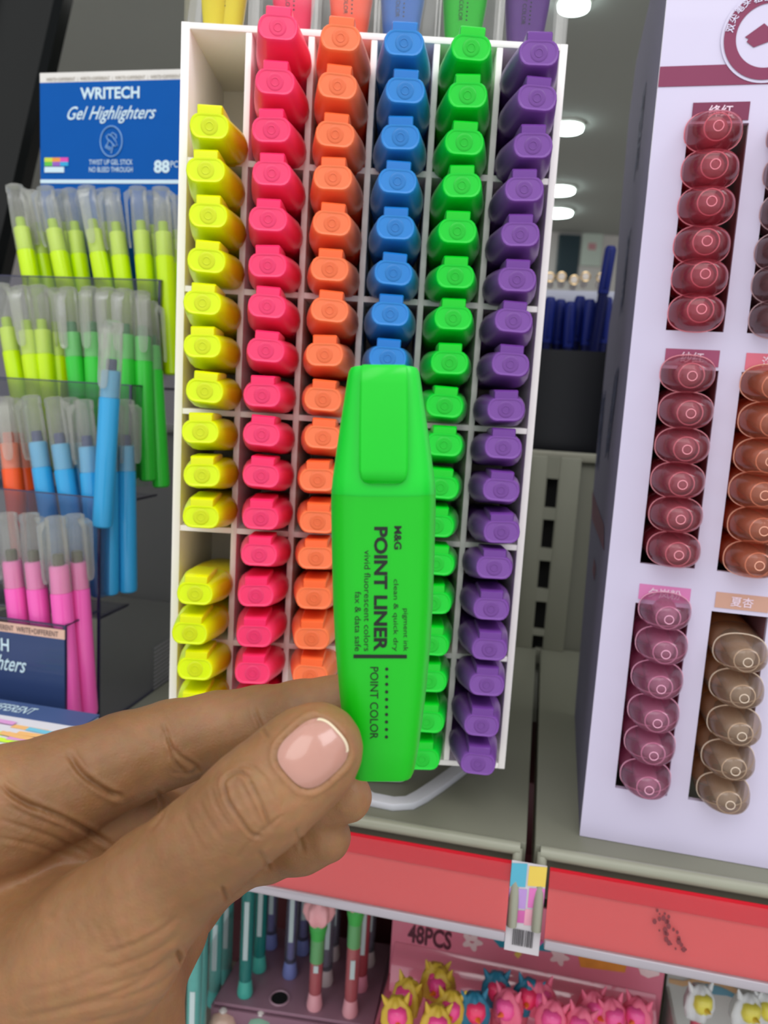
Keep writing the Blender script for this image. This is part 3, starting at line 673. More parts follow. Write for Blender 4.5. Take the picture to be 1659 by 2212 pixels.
# capsule highlighter: coloured oval barrel under a clear oval cap with a round inner tube
CAPS = {}
def make_capsule(nm, tint, core, dome):
    t = empty('capsule_highlighter')
    mg = clear('capsule_clear_'+nm, tint=tuple(int(255-(255-v)*.35) for v in tint), body=.24, bodycol=tuple(int(a*.15+b_*.85) for a, b_ in zip(core, dome)), gloss=.75, rough=.03)
    mc = mat('capsule_core_'+nm, core, .25, sss=.15, coat=.4); md = mat('capsule_tube_'+nm, dome, .2, sss=.2, coat=.8)
    ov = lambda z, a, b_: [(a*math.copysign(abs(math.cos(q))**.85, math.cos(q)), b_*math.copysign(abs(math.sin(q))**.85, math.sin(q)), z) for q in np.linspace(0, 2*math.pi, 33)[:-1]]
    MB().loft([ov(z, a, b_) for z, a, b_ in ((0, .008, .005), (.002, .0108, .0075), (.07, .0120, .0084), (.088, .0120, .0084), (.0895, .0105, .0072), (.0905, .007, .005))]).build('barrel', mc, t, 50)
    MB().loft([ov(z, a, b_) for z, a, b_ in ((.088, .0126, .0089), (.104, .0127, .009), (.1125, .0120, .0085), (.118, .0104, .0074), (.122, .0082, .006), (.124, .006, .0045))]).build('clear_cap', mg, t, 60)
    mt = clear('capsule_inner_'+nm, tint=tuple(min(255, int(v*.9)) for v in tint), body=.5, bodycol=dome, gloss=1.0)
    MB().lathe([(.0056, .0908), (.0058, .100), (.0056, .112), (.0048, .1175), (.0034, .1195), (.0016, .1205)], 24).build('inner_tube', mt, t, 50)
    d = MB(); d.tube([(.0056*math.cos(a), .0056*math.sin(a), .1215) for a in np.linspace(0, 2*math.pi, 25)[:-1]], .0003, 6, True)
    d.build('cap_ring', md, t, True)
    MB().tube([(.0021*math.cos(a), .0021*math.sin(a), .1243) for a in np.linspace(0, 2*math.pi, 17)[:-1]], .00025, 6, True).build('tip_ring', md, t, True)
    MB().loft([ov(z, a, b_) for z, a, b_ in ((.1077, .0127, .0091), (.1082, .0127, .0091), (.1082, .0122, .0086), (.1077, .0122, .0086))], cap=False, closed=True).build('cap_rim', md, t, True)
    return t
for nm, tint, core, dome in (('crimson', (255, 176, 192), (202, 20, 58), (255, 140, 155)), ('rose', (250, 178, 192), (204, 56, 90), (250, 155, 168)), ('orchid', (250, 196, 226), (222, 104, 154), (250, 178, 206)),
                             ('mauve', (225, 190, 196), (150, 92, 100), (210, 170, 175)), ('coral', (255, 190, 160), (240, 84, 34), (255, 180, 150)), ('tan', (246, 218, 196), (206, 136, 84), (236, 214, 190))):
    CAPS[nm] = [make_capsule(nm, tint, core, dome), False]
def put_cap(nm, px, py, col, row, k, label):
    o0, used = CAPS[nm]; o = copy_tree(o0) if used else o0; CAPS[nm][1] = True
    tip = onpl(px, py, B0-dB*.016, dB)
    uc_ = (cols[col][0]+cols[col][1])/2; rz = rows[2-row]
    bz = rz[0]+.0092+k*.0192; 
    bs = B0+eB*(uc_-.0005)+dB*.102+np.array([0, 0, bz]); d_ = tip-bs; bs = tip-d_/np.linalg.norm(d_)*.1235
    o.matrix_basis = pose(bs, tip, (0, 0, 1)); tag(o, label, 'capsule highlighter', '%s capsule highlighters in the white box' % nm)
PLC = [('crimson', 0, 0, [(1552, 272), (1545, 355), (1537, 435), (1527, 521), (1523, 592), (1515, 668)], 'dark red', 'upper left window'),
       ('rose', 0, 1, [(1495, 812), (1492, 893), (1484, 971), (1474, 1047), (1470, 1122), (1466, 1199)], 'dusty rose', 'middle left window'),
       ('orchid', 0, 2, [(1445, 1338), (1438, 1413), (1428, 1488), (1420, 1562), (1412, 1632), (1402, 1706)], 'orchid pink', 'lower left window'),
       ('mauve', 1, 0, [(1740, 285), (1732, 365), (1725, 450), (1712, 538), (1706, 608), (1700, 684)], 'mauve', 'upper window at the right edge'),
       ('coral', 1, 1, [(1678, 836), (1674, 918), (1664, 997), (1652, 1070), (1650, 1147), (1640, 1222)], 'coral orange', 'middle window at the right edge'),
       ('tan', 1, 2, [(1615, 1430), (1607, 1508), (1602, 1590), (1588, 1665), (1577, 1738)], 'tan', 'lower window at the right edge')]
for nm, col, row, pts, cn, wn in PLC:
    n = len(pts)
    for i, (x, y) in enumerate(pts):
        put_cap(nm, x, y, col, row, n-1-i, '%s clear-capped capsule highlighter, %s in the %s' % (cn, 'topmost' if i == 0 else ORD[i]+' from top', wn))

# ------------------------------------------------------------------ things seen through the gap, behind the shelf unit
def gp(x, y, d): return onpl(x, y, S(0, d, 0), dS)
DB = DEPTH+.07
def gl(P): q_ = P-SF; return q_@eS, q_@dS, q_[2]
ul = gl(gp(1120, 800, DB))[0]; ur = gl(gp(1330, 800, DB))[0]; zb_ = gl(gp(1240, 1000, DB))[2]; zt_ = gl(gp(1240, 712, DB))[2]
t = sh_empty('pen_bin', 0, DB, 0, label='dark bin of blue pens seen through the gap behind the shelf', cat='bin')
m_bin = mat('bin_dark', (12, 13, 18), .25, var=.1, scale=12)
MB().box(ul, ur+.05, .05, .054, zb_-.1, gl(gp(1240, 640, DB))[2]).build('back_wall', m_bin, t)
MB().box(ul, ur+.05, 0, .003, zb_-.1, zt_-.02).build('front_wall', m_bin, t)
MB().box(ul, ur+.05, 0, .054, zb_-.103, zb_-.1).build('floor_plate', m_bin, t)
MB().box(ul-.003, ul, 0, .054, zb_-.103, zt_).build('side_wall', m_bin, t)
m_bp = mat('blue_pen', (8, 14, 62), .4, spec=.2); m_bc = mat('blue_pen_cap', (12, 26, 96), .4, spec=.2)
def blue_pen(P, Q, label):
    L_ = float(np.linalg.norm(np.array(Q)-np.array(P))); t = empty('blue_pen'); t.matrix_basis = pose(P, Q, (0, -1, 0))
    tag(t, label, 'pen', 'blue pens behind the gap')
    MB().lathe([(.002, 0), (.0048, .004), (.0048, L_-.045)], 14).build('barrel', m_bp, t, 40)
    cp = MB().lathe([(.0056, L_-.045), (.0056, L_-.003), (.004, L_)], 14).build('cap', m_bc, t, 40)
    MB().box(-.0014, .0014, .0052, .0072, L_-.04, L_-.004).build('clip', m_bc, cp, bevel=.0004)
for i, x in enumerate((1190, 1212, 1233, 1254, 1275, 1296, 1312)):
    yt = 642+(i % 3)*5-(2 if i == 3 else 0)
    q_ = gp(x, yt, DB+.018+.012*(i % 2)); p_ = q_-np.array([0, 0, .15])+eS*(.004*((i*7) % 3-1))
    blue_pen(p_, q_, 'dark blue pen in the bin, %s from left' % OR2[i])
q_ = gp(1320, 532, DB+.006); p_ = gp(1303, 632, DB+.006); p_ = q_+(p_-q_)/np.linalg.norm(p_-q_)*.14
blue_pen(p_, q_, 'blue pen sticking up above the row, beside the white box')
za, zb2 = gl(gp(1240, 608, DB))[2], gl(gp(1240, 645, DB))[2]
t = sh_empty('white_ledge', 0, DB+.058, 0, label='white ledge strip behind the tops of the blue pens', cat='ledge')
MB().box(ul, ur+.05, 0, .06, zb2, za).build('strip', mat('ledge_white', (170, 172, 186), .5), t, bevel=.001)
m_gold = mat('gold_ring', (214, 186, 140), .2, metal=.9); m_pwh = mat('pen_white', (216, 206, 196), .3)
for i, (x, y) in enumerate(((1188, 599), (1213, 598), (1240, 605), (1265, 598), (1299, 600))):
    P = gp(x, y, DB+.056); t = empty('ringed_pen'); t.matrix_basis = pose(P+dS*.05, P, (0, 0, 1)); tag(t, 'pale pen end with a gold ring lying on the white ledge, %s from left' % OR2[i], 'pen', 'gold-ringed pen ends')
    MB().lathe([(.0042, 0), (.0042, .05), (.003, .0512)], 16).build('barrel', m_pwh, t, 40)
    MB().tube([(.0046*math.cos(a), .0046*math.sin(a), .0505) for a in np.linspace(0, 2*math.pi, 17)[:-1]], .0008, 6, True).build('gold_ring', m_gold, t, True)

# ------------------------------------------------------------------ lower shelf
ZL = -.50
t = sh_empty('lower_shelf', 0, 0, ZL-ZS, label='lower metal shelf board under the pink and mauve pen racks', cat='shelf')
MB().box(-.6, .6, .0, DEPTH, -.02, 0).build('board', m_shelf, t, bevel=.001)
t = sh_empty('maroon_carton', -.05, .20, ZL-ZS, label='dark maroon carton at the back of the lower shelf', cat='carton')
MB().box(-.22, .07, 0, .12, 0.0005, .21).build('carton_body', mat('maroon_card', (82, 28, 34), .6), t, bevel=.002)
MB().box(-.221, .071, -.001, .121, .150, .211).build('carton_lid', mat('maroon_card_lid', (66, 22, 28), .6), t, bevel=.002)
# mauve plate with holes and its pens
ZP = -.42; zp = lambda x, y: onz(x, y, ZP)
c_ = [zp(560, 1998), zp(846, 2040), zp(806, 2216), zp(462, 2163)]
P0 = c_[3]; 
rackm = empty('pen_plate', (P0[0], P0[1], ZL), label='mauve plastic pen stand with round holes on the lower shelf', cat='pen stand')
zz = ZP-ZL; loc = [(p[0]-P0[0], p[1]-P0[1]) for p in c_]
m_mauve = mat('mauve_plastic', (150, 112, 128), .35, coat=.3)
MB().loft([[(x, y, zz-.003) for x, y in loc], [(x, y, zz) for x, y in loc]]).build('top_plate', m_mauve, rackm, bevel=.0006)
g = MB()
for i in range(4):
    a, b = np.array(loc[i]), np.array(loc[(i+1) % 4]); n_ = np.array([-(b-a)[1], (b-a)[0]]); n_ /= np.linalg.norm(n_); n_ = n_*.002
    MB().loft([[tuple(p)+(.0005,) for p in (a, b, b+n_, a+n_)], [tuple(p)+(zz-.0032,) for p in (a, b, b+n_, a+n_)]]).build('side_panel', m_mauve, rackm)
hp_ = zp(604, 2157)-P0
MB().lathe([(.0062, zz+.0001), (.0064, zz+.0004)], 20, (hp_[0], hp_[1])).build('empty_hole', m_blk, rackm)
MB().tube([(hp_[0]+.0066*math.cos(a), hp_[1]+.0066*math.sin(a), zz+.0003) for a in np.linspace(0, 2*math.pi, 21)[:-1]], .0008, 6, True).build('hole_rim', mat('mauve_rim', (178, 142, 156), .3), rackm, True)
def novelty(nm, x, y, L, body, collar, tipc, label, trans=False, z=ZP, r_=.0046, flower=None, Lz=None):
    P = onz(x, y, z); t = empty('novelty_pen', P+np.array([0, 0, .0003]), label=label, cat='pen', group='novelty pens on the lower shelf')
    mb_ = clear('nov_clear', tint=(225, 225, 235), body=.3, bodycol=(160, 156, 168), gloss=.6) if trans else mat('nov_'+nm, body, .25, coat=.6, var=.1, scale=200)
    MB().lathe([(r_*1.15, 0), (r_*1.25, .002), (r_*1.1, .007), (r_*.95, .012)], 16).build('foot_ring', mat('nov_tip_'+nm, tipc, .3, coat=.4), t, 40)
    MB().lathe([(r_*.95, .012), (r_, .018), (r_, L)], 16).build('barrel', mb_, t, 40)
    MB().lathe([(r_*.6, .014), (r_*.6, L-.004)], 10).build('refill', mat('nov_in_'+nm, body, .4), t, 40) if trans else None
    MB().lathe([(r_*1.04, L-.028), (r_*1.04, L-.004), (r_*.7, L)], 16).build('collar', mat('nov_col_'+nm, collar, .3, coat=.4), t, 40)
    MB().box(-.0016, .0016, -r_-.0003, -r_+.0004, .03, L*.55).build('printed_strip', mat('nov_print', (190, 205, 205), .6), t)
    if flower:
        g = MB(); rs = []
        for zf, k in ((L-.002, .35), (L+.003, .8), (L+.008, 1.0), (L+.014, .95), (L+.018, .6)):
            rs.append([(r_*2.1*k*(1+.16*math.cos(6*a))*math.cos(a), r_*2.1*k*(1+.16*math.cos(6*a))*math.sin(a), zf) for a in np.linspace(0, 2*math.pi, 37)[:-1]])
        g.loft(rs).build('blossom', mat('nov_blossom', flower, .4, sss=.2), t, True)
        MB().lathe([(r_*1.0, L-.012), (r_*1.35, L-.002), (r_*.8, L+.002)], 16).build('calyx', mat('nov_calyx', (66, 170, 76), .4), t, 40)
    return t
TE, TG, LI = (20, 118, 112), (70, 176, 160), (150, 150, 205)
novelty('teal', 529, 2148, .135, TE, (150, 150, 215), TG, 'dark teal novelty pen, nearest the front of the mauve stand')
novelty('teal', 559, 2094, .135, TE, (60, 70, 130), TG, 'dark teal novelty pen behind the front teal one')
novelty('lilac', 584, 2044, .13, LI, (120, 120, 150), (120, 130, 190), 'clear lilac novelty pen at the back left of the stand', True)
novelty('lilac', 626, 2107, .135, (150, 158, 190), (190, 160, 215), (140, 150, 210), 'clear lilac novelty pen behind the empty hole', True)
novelty('lilac', 653, 2057, .13, LI, (120, 120, 160), (120, 130, 190), 'clear lilac novelty pen in the back row, beside the pink ones', True)
novelty('grey', 703, 2123, .12, (150, 140, 150), (130, 120, 130), (196, 180, 180), 'clear grey novelty pen between the two front pink pens', True)
novelty('grey', 718, 2069, .12, (150, 140, 150), (130, 120, 130), (190, 176, 180), 'clear grey novelty pen in the back row behind the blossom pen', True)
novelty('pink', 679, 2176, .064, (166, 84, 88), (96, 160, 100), (224, 160, 168), 'pink novelty pen topped with a whole pale blossom', flower=(240, 172, 176))
novelty('pink', 756, 2190, .080, (172, 80, 86), (96, 150, 100), (226, 150, 164), 'pink novelty pen whose blossom is half hidden by the price rail', flower=(240, 172, 176))
novelty('red', 778, 2135, .12, (150, 60, 66), (150, 70, 70), (220, 140, 160), 'dark red novelty pen behind the right blossom pen')
novelty('grey', 794, 2082, .12, (160, 150, 160), (130, 120, 130), (196, 186, 190), 'clear grey novelty pen at the back right corner of the stand', True)
for i, (x, y, L_) in enumerate(((430, 2250, .13), (463, 2168, .12), (487, 2118, .115), (415, 2330, .12))):
    novelty('aqua', x, y, L_, (84, 160, 152), (24, 168, 158), (60, 180, 172), ['aqua novelty pen beside the wrist with a teal cap', 'aqua novelty pen left of the mauve stand, second from the wrist', 'aqua novelty pen touching the left edge of the mauve stand', 'aqua novelty pen half hidden by the wrist'][i], z=-.44 if i != 3 else -.44)
t = empty('clear_side_sheet', zp(462, 2163)+np.array([-.006, 0, ZL-ZP]), label='thin clear sheet standing along the left of the mauve stand', cat='sheet')
a = zp(560, 1998)-zp(462, 2163)
MB().loft([[(0, 0, 0), (.0012, 0, 0), (a[0]+.0012, a[1], 0), (a[0], a[1], 0)], [(0, 0, .12), (.0012, 0, .12), (a[0]+.0012, a[1], .12), (a[0], a[1], .12)]]).build('sheet', m_acr, t)
# step in front with round capped toppers
t = empty('front_step', zp(470, 2172)+np.array([0, -.034, ZL-ZP]), RS, label='lower front step of the mauve stand edged with clear plastic', cat='tray')
MB().box(0, .13, 0, .03, 0.0005, .055).build('step', mat('mauve_step', (176, 138, 152), .35), t, bevel=.001)
MB().box(0, .13, -.002, -.0006, 0.0005, .07).build('clear_lip', m_acr, t)
for i, (x, y, c_) in enumerate(((482, 2200, (226, 190, 170)), (563, 2206, (150, 196, 170)))):
    P = onz(x, y, -.43); t = empty('round_topper', P-np.array([0, 0, .0148]), label=['peach round pen topper under clear plastic at the bottom edge', 'pale green round pen topper at the bottom edge'][i], cat='pen topper')
    MB().lathe([(.004, 0), (.009, .004), (.010, .010), (.007, .017), (.002, .019)], 18).build('dome', mat('topper_%d' % i, c_, .3, coat=.5), t, True)
    MB().lathe([(.0015, .019), (.003, .021), (.001, .023)], 10).build('knob', mat('topper_knob', (225, 215, 210), .2, coat=.6), t, True)

# pink 48-piece box
DPK = .12
def kp(x, y, d=DPK): return gl(gp(x, y, d))
uL = kp(846, 2020)[0]; uR = kp(1436, 2100)[0]; zt = kp(1000, 1930)[2]; zm = kp(1000, 2080)[2]
m_pk = mat('pink_card', (226, 128, 150), .35, coat=.3, var=.06, scale=12)
pb = sh_empty('pink_box', 0, DPK, 0, label='pink display box marked 48PCS full of small figures', cat='box')
zb_ = ZL-ZS+.0006
MB().box(uL, uR, 0, .002, zb_, zt).build('back_card', m_pk, pb)
MB().box(uL, uL+.002, -.105, -.0002, zb_, zm-.02).build('side_wall', m_pk, pb)
MB().box(uR-.002, uR, -.105, -.0002, zb_, zm-.02).build('side_wall', m_pk, pb)
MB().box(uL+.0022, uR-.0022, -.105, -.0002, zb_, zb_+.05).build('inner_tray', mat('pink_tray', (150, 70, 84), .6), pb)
MB().prism([(-.0004, zm+.006), (-.004, zm+.001), (-.012, zm-.004), (-.0145, zm-.022), (-.0137, zm-.022), (-.011, zm-.0045), (-.003, zm), (-.0004, zm+.0045)], uL+.003, uR-.004, 0).build('folded_flap', mat('pink_film', (228, 130, 152), .15, coat=1), pb, 60)
def kk(x, y): q_ = kp(x, y); return q_[0], q_[2]
a, b = kk(880, 2034), kk(977, 2014)
text_part('printed_lettering', [('48PCS', a[0], b[0], a[1], b[1]+.0005, dict(bold=.03))], mat('pink_ink', (92, 44, 58), .6), pb)
def flower(x, y, r, m, name):
    c0 = kk(x, y); MB().add([(c0[0]+r*(1+.28*math.cos(5*a))*math.cos(a), -.0005, c0[1]+r*(1+.28*math.cos(5*a))*math.sin(a)) for a in np.linspace(0, 6.283, 41)[:-1]], [tuple(range(40))]).build(name, m, pb)
m_fl = mat('print_cream', (240, 214, 214), .6)
flower(1020, 2033, .0060, m_fl, 'printed_flower'); flower(1211-3, 2066, .0055, m_fl, 'printed_flower')
c0 = kk(1020, 2033); MB().lathe([(.0016, 0), (.0016, .0002)], 12, (c0[0], 0)).build('flower_centre', m_pk, pb, M=Matrix.Translation((0, -.0006, c0[1])) @ Matrix.Rotation(0, 4, 'X'))
def patch(name, pts, m, y=-.0004): MB().add([(kk(*p)[0], y, kk(*p)[1]) for p in pts], [tuple(range(len(pts)))]).build(name, m, pb)
patch('printed_arc', [(1062, 2025), (1100, 2022), (1160, 2030), (1205, 2048), (1195, 2056), (1140, 2050), (1080, 2046)], mat('print_teal', (40, 150, 172), .6))
patch('printed_arc', [(1100, 2018), (1140, 2020), (1175, 2034), (1165, 2042), (1120, 2030)], mat('print_magenta', (222, 110, 176), .6), -.0007)
patch('printed_sun', [(1110, 2060), (1119, 2052), (1128, 2060), (1119, 2070)], mat('print_yellow', (240, 214, 110), .6))
patch('printed_label', [(1248, 2060), (1356, 2072), (1350, 2100), (1254, 2088)], mat('print_orange', (226, 150, 60), .6, var=.2, scale=120))
patch('printed_bunny', [(1378, 2088), (1425, 2092), (1424, 2106), (1400, 2112), (1384, 2104)], m_fl)
# figures
FIG = {}
def make_fig(nm, face, hood, beak):
    t = empty('figure_topper')
    MB().lathe([(.0030, 0), (.0030, .024)], 10).build('stem', mat('fig_stem', (210, 90, 110), .4), t, 40)
    g = MB(); rs = []
    for z, k in ((.021, .5), (.024, .9), (.030, 1), (.036, .9), (.041, .55), (.043, .2)):
        rs.append([(.0082*k*(1+.17*math.cos(5*a+z*60))*math.cos(a), .0070*k*(1+.17*math.cos(5*a+z*60))*math.sin(a), z) for a in np.linspace(0, 2*math.pi, 31)[:-1]])
    g.loft(rs).build('hood', mat('fig_hood_'+nm, hood, .4, sss=.2), t, True)
    MB().lathe([(.001, -.0062), (.0040, -.005), (.0056, -.001), (.0050, .004), (.002, .006)], 16).build('face', mat('fig_face_'+nm, face, .35, coat=.4), t, True, M=Matrix.Translation((0, -.0042, .034)) @ Matrix.Diagonal((1, .9, .95, 1)))
    for s_ in (-1, 1): MB().lathe([(.0022, 0), (.0016, .003), (.0003, .007)], 10).build('ear', mat('fig_hood_'+nm, hood, .4), t, True, M=Matrix.Translation((s_*.0046, 0, .0385)) @ Matrix.Rotation(s_*.45, 4, 'Y'))
    MB().lathe([(.0017, 0), (.0012, .002), (.0003, .005)], 10).build('beak', mat('fig_beak_'+nm, beak, .4), t, True, M=Matrix.Translation((0, -.0085, .0335)) @ Matrix.Rotation(math.radians(70), 4, 'X'))
    return t
for nm, a, b, c_ in (('yellow', (252, 74, 150), (214, 178, 60), (250, 130, 40)), ('teal', (250, 60, 110), (40, 120, 150), (252, 140, 40)), ('pink', (255, 90, 160), (240, 110, 140), (250, 120, 60)), ('white', (240, 226, 90), (226, 226, 226), (236, 200, 60))):
    FIG[nm] = [make_fig(nm, a, b, c_), False]
def put_fig(nm, x, y, z, rz, label, grp):
    o0, u_ = FIG[nm]; o = copy_tree(o0) if u_ else o0; FIG[nm][1] = True
    P = onz(x, y, z); o.matrix_basis = Matrix.Translation(Vector(P)-Vector((0, 0, .034))) @ Matrix.Rotation(-YAW+rz, 4, 'Z') @ Matrix.Rotation(.12*math.sin(x), 4, 'Y') @ Matrix.Scale(1.12, 4)
    tag(o, label, 'figure', grp)
ZF = -.378
fl = [('yellow', 925, 2122), ('yellow', 966, 2142), ('yellow', 874, 2152), ('teal', 1078, 2142), ('teal', 1126, 2152), ('pink', 1180, 2160), ('teal', 1030, 2186), ('yellow', 962, 2182), ('yellow', 872, 2196), ('pink', 1110, 2188), ('pink', 1182, 2200), ('pink', 1272, 2184), ('pink', 1330, 2196), ('pink', 1386, 2204), ('yellow', 925, 2216), ('pink', 1240, 2214)]
CN = {'yellow': 'mustard-hooded', 'teal': 'teal-hooded', 'pink': 'pink-hooded'}
cnt = {}; 
for nm, x, y in sorted(fl, key=lambda q_: q_[1]):
    cnt[nm] = cnt.get(nm, 0)+1
    put_fig(nm, x, y, ZF, .5*math.sin(x*1.3), '%s pink-faced figure topper in the pink box, %s from left of that colour' % (CN[nm], OR2[cnt[nm]-1]), 'pink-faced figures in the pink box')
# white box at the lower right
DW = .135
def wk(x, y): q_ = gl(gp(x, y, DW)); return q_[0], q_[2]
uL = wk(1440, 2120)[0]; zt = wk(1500, 2060)[1]
wb = sh_empty('white_box', 0, DW, 0, label='white display box printed with a pastel wave, lower right corner', cat='box')
m_wc = mat('white_card', (205, 205, 200), .5)
MB().box(uL, uL+.16, 0, .002, zb_, zt).build('back_card', m_wc, wb)
MB().box(uL, uL+.002, -.09, -.0002, zb_, wk(1440, 2130)[1]).build('side_wall', m_wc, wb)
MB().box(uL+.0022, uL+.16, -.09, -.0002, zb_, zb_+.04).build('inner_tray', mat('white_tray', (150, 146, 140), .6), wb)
def wpatch(name, top, bot, m):
    pts = top+bot[::-1]; v = [(wk(*p)[0], -.0005, wk(*p)[1]) for p in pts]; n = len(top)
    MB().add(v, [(i, i+1, 2*n-2-i, 2*n-1-i) for i in range(n-1)]).build(name, m, wb)
wpatch('wave_print', [(1445, 2112), (1475, 2118), (1510, 2110), (1550, 2112), (1600, 2140), (1659, 2148)], [(1445, 2122), (1475, 2130), (1510, 2122), (1550, 2126), (1600, 2152), (1659, 2160)], mat('print_apricot', (226, 184, 138), .6))
wpatch('wave_print', [(1500, 2128), (1530, 2124), (1570, 2136), (1600, 2154)], [(1500, 2142), (1530, 2146), (1570, 2150), (1600, 2160)], mat('print_sky', (110, 166, 188), .6))
for i, (x, y) in enumerate(((1508, 2168), (1598, 2186), (1656, 2182))):
    put_fig('white', x, y, ZF, .3, ['white and yellow figure topper, leftmost in the white box', 'white and yellow figure topper, middle one in the white box', 'white and yellow figure topper cut by the right picture edge'][i], 'white figures in the white box')

# ------------------------------------------------------------------ the hand
C2W = np.stack([cR, cU, cF], 1)
def cp(x, y, d): return np.array([(x-829.5)/FPX*d, -(y-1106)/FPX*d, d])
VX = .0009
lo = np.array([-.150, -.165, .138]); hi = np.array([.008, -.030, .278])
NN = np.ceil((hi-lo)/VX).astype(int)+1
AX = [lo[i]+VX*np.arange(NN[i]) for i in range(3)]
GXx, GYy, GZz = [a.astype(np.float32) for a in np.meshgrid(*AX, indexing='ij')]
def cone(a, b, r1, r2):
    """round cone distance on the whole grid"""
    ba = b-a; l2 = ba@ba; rr = r1-r2; a2 = l2-rr*rr; il2 = 1/l2
    px, py, pz = GXx-np.float32(a[0]), GYy-np.float32(a[1]), GZz-np.float32(a[2])
    y = px*ba[0]+py*ba[1]+pz*ba[2]; z = y-l2
    x2 = (px*px+py*py+pz*pz)*l2*l2-y*y*l2; x2 = np.maximum(x2, 0)
    y2 = y*y*l2; z2 = z*z*l2
    k = np.sign(rr)*rr*rr*x2
    c1 = np.sign(z)*a2*z2 > k; c2 = np.sign(y)*a2*y2 < k
    d3 = (np.sqrt(x2*a2*il2)+y*rr)*il2-r1
    d1 = np.sqrt(x2+z2)*il2-r2; d2 = np.sqrt(x2+y2)*il2-r1
    return np.where(c1, d1, np.where(c2, d2, d3)).astype(np.float32)
def smin(a, b, k): 
    h_ = np.maximum(k-np.abs(a-b), 0)/k; return np.minimum(a, b)-h_*h_*k*.25
def chain(pts, k=.003):
    D = None
    for i in range(len(pts)-1):
        (x0, y0, r0, d0), (x1, y1, r1, d1) = pts[i], pts[i+1]
        c_ = cone(cp(x0, y0, d0), cp(x1, y1, d1), r0/FPX*d0, r1/FPX*d1); D = c_ if D is None else smin(D, c_, k)
    return D
palm = chain([(-120, 2330, 250, .195), (60, 2180, 225, .195), (130, 2060, 190, .198)], .01)              # wrist and back of the hand
palm = smin(palm, chain([(150, 2420, 250, .20), (180, 2240, 190, .203), (220, 2120, 165, .205)], .01), .012)   # heel of the hand
palm = smin(palm, chain([(-40, 1980, 190, .213), (-60, 1830, 150, .21)], .01), .012)
palm = smin(palm, chain([(330, 2000, 120, .228), (200, 1900, 130, .236), (20, 1850, 140, .228)], .01), .010)   # palm side
pinky = chain([(200, 1960, 100, .245), (390, 1950, 80, .243), (500, 1878, 50, .240), (600, 1832, 44, .238)], .004)
ringf = chain([(180, 1860, 92, .246), (400, 1850, 80, .25), (570, 1835, 64, .237), (650, 1822, 58, .231), (704, 1808, 54, .227)], .004)
middle = chain([(150, 1780, 100, .238), (400, 1728, 74, .245), (560, 1735, 66, .238), (690, 1728, 60, .227), (750, 1722, 53, .223)], .004)
index = chain([(-150, 1800, 150, .196), (20, 1745, 128, .198), (150, 1692, 108, .203), (270, 1640, 94, .208), (372, 1605, 86, .213), (470, 1580, 79, .215), (560, 1562, 74, .214), (650, 1545, 69, .211), (725, 1528, 62, .2095), (775, 1515, 54, .2085)], .004)
web = chain([(40, 1840, 115, .206), (200, 1785, 80, .212), (300, 1765, 62, .220), (350, 1760, 50, .228)], .006)
thumb = chain([(60, 2170, 195, .188), (230, 2035, 155, .180), (340, 1918, 118, .176), (440, 1830, 103, .174), (535, 1747, 104, .173), (600, 1692, 99, .1745), (668, 1633, 95, .1765), (692, 1612, 84, .1775)], .006)
D = smin(palm, pinky, .004); D = smin(D, ringf, .0022); D = smin(D, middle, .0022); D = smin(D, web, .004)
D = smin(D, index, .0030); D = smin(D, thumb, .0045)
del palm, pinky, ringf, middle, index, web, thumb

def nets(D):
    """naive surface nets on the distance grid"""
    nx, ny, nz = D.shape; ins = D < 0
    cnt_ = np.zeros((nx-1, ny-1, nz-1), np.int8)
    for i in (0, 1):
        for j in (0, 1):
            for k in (0, 1): cnt_ += ins[i:nx-1+i, j:ny-1+j, k:nz-1+k]
    act = (cnt_ > 0) & (cnt_ < 8); idx = np.full(act.shape, -1, np.int64); ii = np.argwhere(act); idx[act] = np.arange(len(ii))
    acc = np.zeros((len(ii), 3)); n_ = np.zeros(len(ii))
    C = [(i, j, k) for i in (0, 1) for j in (0, 1) for k in (0, 1)]
    for a in range(8):
        for b in range(a+1, 8):
            ca, cb = np.array(C[a]), np.array(C[b])
            if np.abs(ca-cb).sum() != 1: continue
            da = D[ii[:, 0]+ca[0], ii[:, 1]+ca[1], ii[:, 2]+ca[2]]; db_ = D[ii[:, 0]+cb[0], ii[:, 1]+cb[1], ii[:, 2]+cb[2]]
            m = (da < 0) != (db_ < 0); t_ = np.where(m, da/np.where(m, da-db_, 1), 0)
            acc += np.where(m[:, None], ca+(cb-ca)*t_[:, None], 0); n_ += m
    V = (ii+acc/n_[:, None]); F = []
    for ax in range(3):
        sl0 = [slice(None)]*3; sl1 = [slice(None)]*3; sl0[ax] = slice(0, -1); sl1[ax] = slice(1, None)
        ch = ins[tuple(sl0)] != ins[tuple(sl1)]; e = np.argwhere(ch); o1, o2 = [(1, 2), (2, 0), (0, 1)][ax]
        ok = (e[:, o1] > 0) & (e[:, o2] > 0) & (e[:, o1] < D.shape[o1]-1) & (e[:, o2] < D.shape[o2]-1); e = e[ok]
        def at(d1, d2): q_ = e.copy(); q_[:, o1] -= d1; q_[:, o2] -= d2; return idx[q_[:, 0], q_[:, 1], q_[:, 2]]
        quad_ = np.stack([at(1, 1), at(0, 1), at(0, 0), at(1, 0)], 1)
        flip = ~ins[tuple(sl0)][e[:, 0], e[:, 1], e[:, 2]]; quad_[flip] = quad_[flip][:, ::-1]; F.append(quad_)
    return V*VX+lo, np.concatenate(F)
